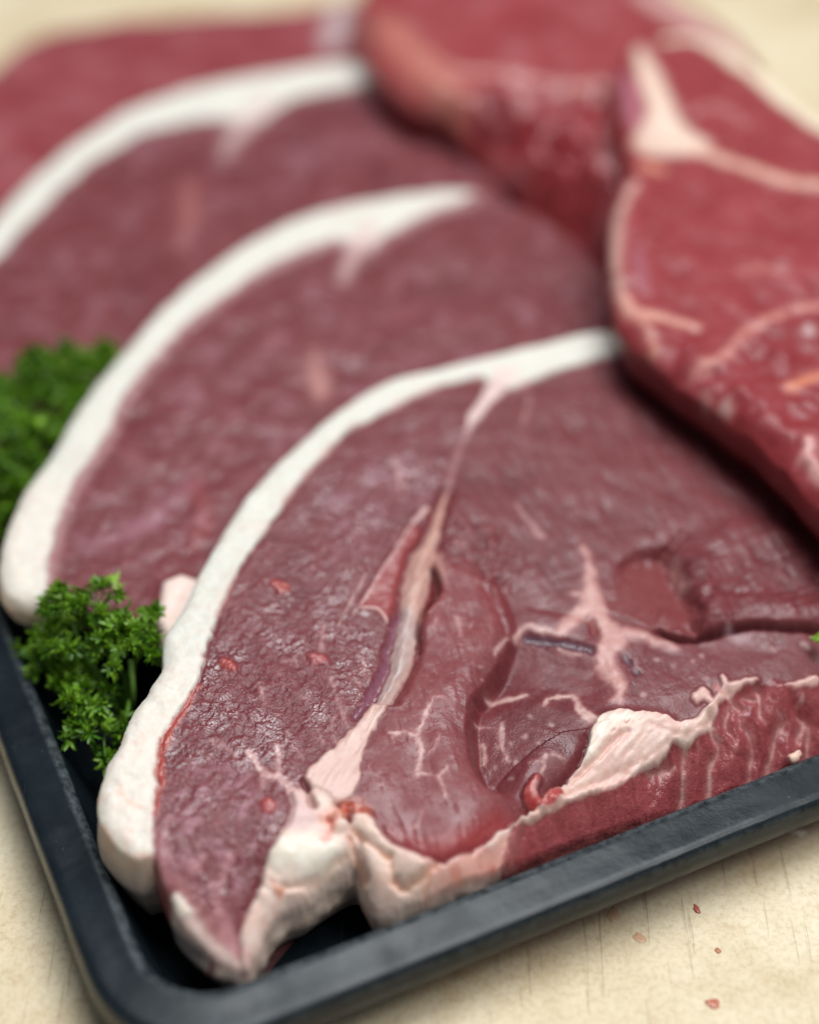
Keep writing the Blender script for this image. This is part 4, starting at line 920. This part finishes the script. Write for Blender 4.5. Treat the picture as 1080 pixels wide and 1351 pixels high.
# ------------------------------------------------------------------ parsley
def leaflet(r_, size):
    """a small toothed, curled blade: base at the origin, pointing along +x"""
    nf = r_.choice((3, 4, 5)); V = [(0, 0, 0)]; F = []
    spread = r_.uniform(.9, 1.35)
    for k in range(nf):
        a = (k / (nf - 1) - .5) * 2 * spread
        L = size * r_.uniform(.7, 1.1) * (1 - .25 * abs(a) / spread)
        w = size * .17
        c, q = math.cos(a), math.sin(a)
        curl = r_.uniform(-.2, .55) * size
        i = len(V)
        for (l, t, z) in ((.45, -1, .10), (.5, 0, -.03), (.45, 1, .10), (.8, -.75, .12), (.85, 0, 0.02), (.8, .75, .12), (1.05, 0, .05)):
            zz = curl * l * l + z * size + r_.gauss(0, .03) * size
            V.append((L * l * c - w * t * q, L * l * q + w * t * c, zz))
        F += [(0, i, i + 1), (0, i + 1, i + 2), (i, i + 3, i + 4, i + 1), (i + 1, i + 4, i + 5, i + 2), (i + 3, i + 6, i + 4), (i + 4, i + 6, i + 5)]
    return np.array(V), F

def tube(pts, r0, r1, nseg=7):
    P = catmull(np.array(pts, float), 6); V = []; F = []
    for k, p in enumerate(P):
        d = P[min(k + 1, len(P) - 1)] - P[max(k - 1, 0)]; d /= np.linalg.norm(d) + 1e-9
        u = np.cross(d, (0, 1, .2)); u /= np.linalg.norm(u) + 1e-9; v = np.cross(d, u)
        r = r0 + (r1 - r0) * k / (len(P) - 1)
        for j in range(nseg):
            a = 2 * math.pi * j / nseg; V.append(p + r * (math.cos(a) * u + math.sin(a) * v))
    for k in range(len(P) - 1):
        for j in range(nseg):
            F.append((k * nseg + j, k * nseg + (j + 1) % nseg, (k + 1) * nseg + (j + 1) % nseg, (k + 1) * nseg + j))
    return V, F

def tone(o, vals):
    a = o.data.attributes.new('tone', 'FLOAT', 'POINT'); a.data.foreach_set('value', np.asarray(vals, float))

def sprig(name, label, clusters, base, seed, stems=(), dens=1.0):
    """clusters: (x, y, z, radius) in mm; base: point where the stalks meet"""
    r_ = random.Random(seed)
    root = empty(name, (base[0] * MM, base[1] * MM, base[2] * MM), label, 'parsley', 'curly parsley garnish')
    for (cx, cy, cz, R) in clusters:
        V = []; F = []; T = []
        c = np.array((cx, cy, cz)); b = np.array(base); ax = c - b + np.array((0, -3, 12.0)); ax /= np.linalg.norm(ax)
        u = np.cross(ax, (0, 1, .3)); u /= np.linalg.norm(u); v = np.cross(ax, u)
        nb = max(5, int(R * .9))
        tv, tf = [], []
        for k in range(nb):                       # twigs fan out of the cluster's foot, tufts at their ends
            ph = 2 * math.pi * k / nb + r_.uniform(-.4, .4); th = r_.uniform(.25, 1.35)
            dr = ax * math.cos(th) + (u * math.cos(ph) + v * math.sin(ph)) * math.sin(th)
            end = c - ax * R * .5 + dr * R * r_.uniform(.75, 1.15)
            a, f = tube([c - ax * R * .8, c - ax * R * .4 + dr * R * .3, end], .38, .22, 5)
            n0 = len(tv); tv += list(a); tf += [tuple(q + n0 for q in g) for g in f]
            nl = int(r_.uniform(10, 15) * dens)
            for q in range(nl):
                a1 = r_.uniform(0, 2 * math.pi); z1 = r_.uniform(-.35, 1)
                rr = math.sqrt(max(0, 1 - z1 * z1))
                p = np.cross(dr, (.3, .2, 1)); p /= np.linalg.norm(p); w = np.cross(dr, p)
                d = dr * z1 + (p * math.cos(a1) + w * math.sin(a1)) * rr; d /= np.linalg.norm(d)
                lv, lf = leaflet(r_, r_.uniform(2.3, 4.2))
                x_ = d; y_ = np.cross(d, (r_.gauss(0, 1), r_.gauss(0, 1), r_.gauss(0, 1))); y_ /= np.linalg.norm(y_); z_ = np.cross(x_, y_)
                pos = end + d * r_.uniform(0, .16) * R - dr * r_.uniform(0, .3) * R
                W = pos + lv[:, :1] * x_ + lv[:, 1:2] * y_ + lv[:, 2:] * z_
                n1 = len(V); V += list(W); F += [tuple(g + n1 for g in f) for f in lf]; T += [min(1, max(0, r_.gauss(.42, .22)))] * len(W)
        o = mesh('leaf_tuft', V, F, LEAF, root); tone(o, T)
        o = mesh('leaf_stalk', tv, tf, STEM, root); tone(o, [.3] * len(tv))
        mid = (c + b) / 2 + np.array((r_.gauss(0, 1.5), r_.gauss(0, 1.5), 2))
        sv, sf = tube([base, mid, c - ax * R * .75], .8, .5)
        o = mesh('stem', sv, sf, STEM, root); tone(o, [.35] * len(sv))
    for q in stems:
        sv, sf = tube(q, .85, .75, 8); o = mesh('stem', sv, sf, STEM, root); tone(o, [.6] * len(sv))
    return root

def cl(px, py, z, r): return (*hit(px, py, z)[:2], z, r)
sprig('parsley_sprig', 'small curly parsley sprig in the tray corner beside the front steak',
      [cl(82, 796, 41, 8.0), cl(128, 790, 43, 7.5), cl(178, 822, 40, 8.0), cl(80, 836, 33, 9), cl(146, 850, 35, 9), cl(184, 850, 37, 7.5), cl(50, 868, 22, 8.5), cl(92, 892, 24, 8), cl(112, 928, 26, 8.5), cl(132, 962, 23, 8.5), cl(148, 990, 17, 6.5), cl(105, 905, 18, 7)],
      tuple(hit(165, 950, 10)), 3, dens=.75, stems=[[hit(172, 870, 32), hit(175, 900, 28), hit(175, 925, 22), hit(166, 946, 14), hit(158, 955, 8)]])
sprig('parsley_sprig', 'larger blurred parsley sprig between the middle and third steak at the left edge',
      [cl(55, 486, 42, 12), cl(108, 482, 40, 10), cl(15, 520, 42, 12), cl(78, 530, 40, 11), cl(25, 570, 40, 12), cl(50, 585, 36, 10), cl(5, 635, 34, 12), cl(22, 640, 30, 10), cl(-20, 580, 38, 12), cl(110, 515, 37, 8), cl(-10, 690, 24, 10), cl(140, 470, 40, 6)],
      tuple(hit(40, 640, 14)), 9, dens=1.3)
lf = empty('parsley_leaf', Vector(hit(1078, 847, 37) * MM), 'tiny green parsley leaf on the front steak at the right edge', 'parsley')
r_ = random.Random(2); V = []; F = []
for k in range(7):
    lv, l_f = leaflet(r_, 2.6); a = k * .9; c_, q_ = math.cos(a), math.sin(a)
    W = hit(1080, 847, 37.5) + np.column_stack([lv[:, 0] * c_ - lv[:, 1] * q_, lv[:, 0] * q_ + lv[:, 1] * c_, lv[:, 2] + .5 * k * .4])
    n1 = len(V); V += list(W); F += [tuple(g + n1 for g in f) for f in l_f]
tone(mesh('leaf_tuft', V, F, LEAF, lf), [.8] * len(V))

# ------------------------------------------------------------------ crumbs of meat and fat
def scrap(px, py, z, sx, sy, h, col, fatv, name, label, cat, seed):
    c = hit(px, py, z); r_ = np.random.default_rng(seed)
    bm = bmesh.new(); bmesh.ops.create_icosphere(bm, subdivisions=3, radius=1)
    for v in bm.verts:
        k = 1 + .35 * (vnoise(np.array(v.co.x * 1.7 + seed), np.array(v.co.y * 1.7 + v.co.z), seed) - .5) * 2
        v.co = Vector((v.co.x * sx * k, v.co.y * sy * k, max(v.co.z, -.5) * h * k)) * MM
    me = bpy.data.meshes.new(name); bm.to_mesh(me); bm.free()
    me.polygons.foreach_set('use_smooth', np.ones(len(me.polygons), bool))
    o = link(name, me, FLESH); o.location = Vector((c[0], c[1], z + h * .35)) * MM; o.rotation_euler[2] = seed
    nv = len(me.vertices)
    a = me.attributes.new('albedo', 'FLOAT_COLOR', 'POINT'); a.data.foreach_set('color', np.tile([*col, 1.0], nv))
    a = me.attributes.new('fat', 'FLOAT', 'POINT'); a.data.foreach_set('value', np.full(nv, fatv))
    a = me.attributes.new('wet', 'FLOAT', 'POINT'); a.data.foreach_set('value', np.full(nv, .5))
    o['label'] = label; o['category'] = cat; o['group'] = 'crumbs of meat and fat'
RC, PC, FC = (.50, .17, .11), (.60, .40, .25), (.80, .72, .62)
scrap(941, 1325, 0, 1.7, 1.8, .25, RC, .2, 'meat_scrap', 'red meat crumb on the board, largest and lowest', 'crumb', 1)
scrap(919, 1200, 0, 1.5, .7, .3, (.42, .12, .09), .2, 'meat_scrap', 'dark red sliver of meat on the board, nearest the right rim', 'crumb', 2)
scrap(808, 1208, 0, 1.6, 2.2, .15, PC, .3, 'meat_scrap', 'pale pinkish brown smear of meat on the board below the rim', 'crumb', 3)
scrap(843, 1238, 0, 1.1, 1.6, .15, (.60, .36, .22), .3, 'meat_scrap', 'faint pink crumb on the board beside the brown smear', 'crumb', 4)
scrap(947, 1255, 0, .7, .7, .25, (.42, .16, .08), .2, 'meat_scrap', 'tiny red crumb on the board below the dark sliver', 'crumb', 5)
scrap(1048, 1097, 0, 3.0, 1.6, .7, FC, 1, 'fat_scrap', 'whitish fat crumb on the board close to the rim at right', 'crumb', 6)
scrap(93, 1011, 4, 1.1, 1.3, .7, FC, 1, 'fat_scrap', 'white fat crumb inside the tray below the parsley', 'crumb', 7)
scrap(100, 1018, 4, .9, .5, .5, FC, 1, 'fat_scrap', 'smaller white fat speck inside the tray near the corner wall', 'crumb', 8)
scrap(270, 1256, 11, 1.4, 1.3, 1.0, FC, 1, 'fat_scrap', 'white fat bead stuck to the side of the front steak tip', 'crumb', 9)
scrap(1048, 1000, 22, 2.2, 1.2, 1.3, (.74, .52, .42), 1, 'fat_scrap', 'pink fat bead between the rolled edge and the tray rim', 'crumb', 10)
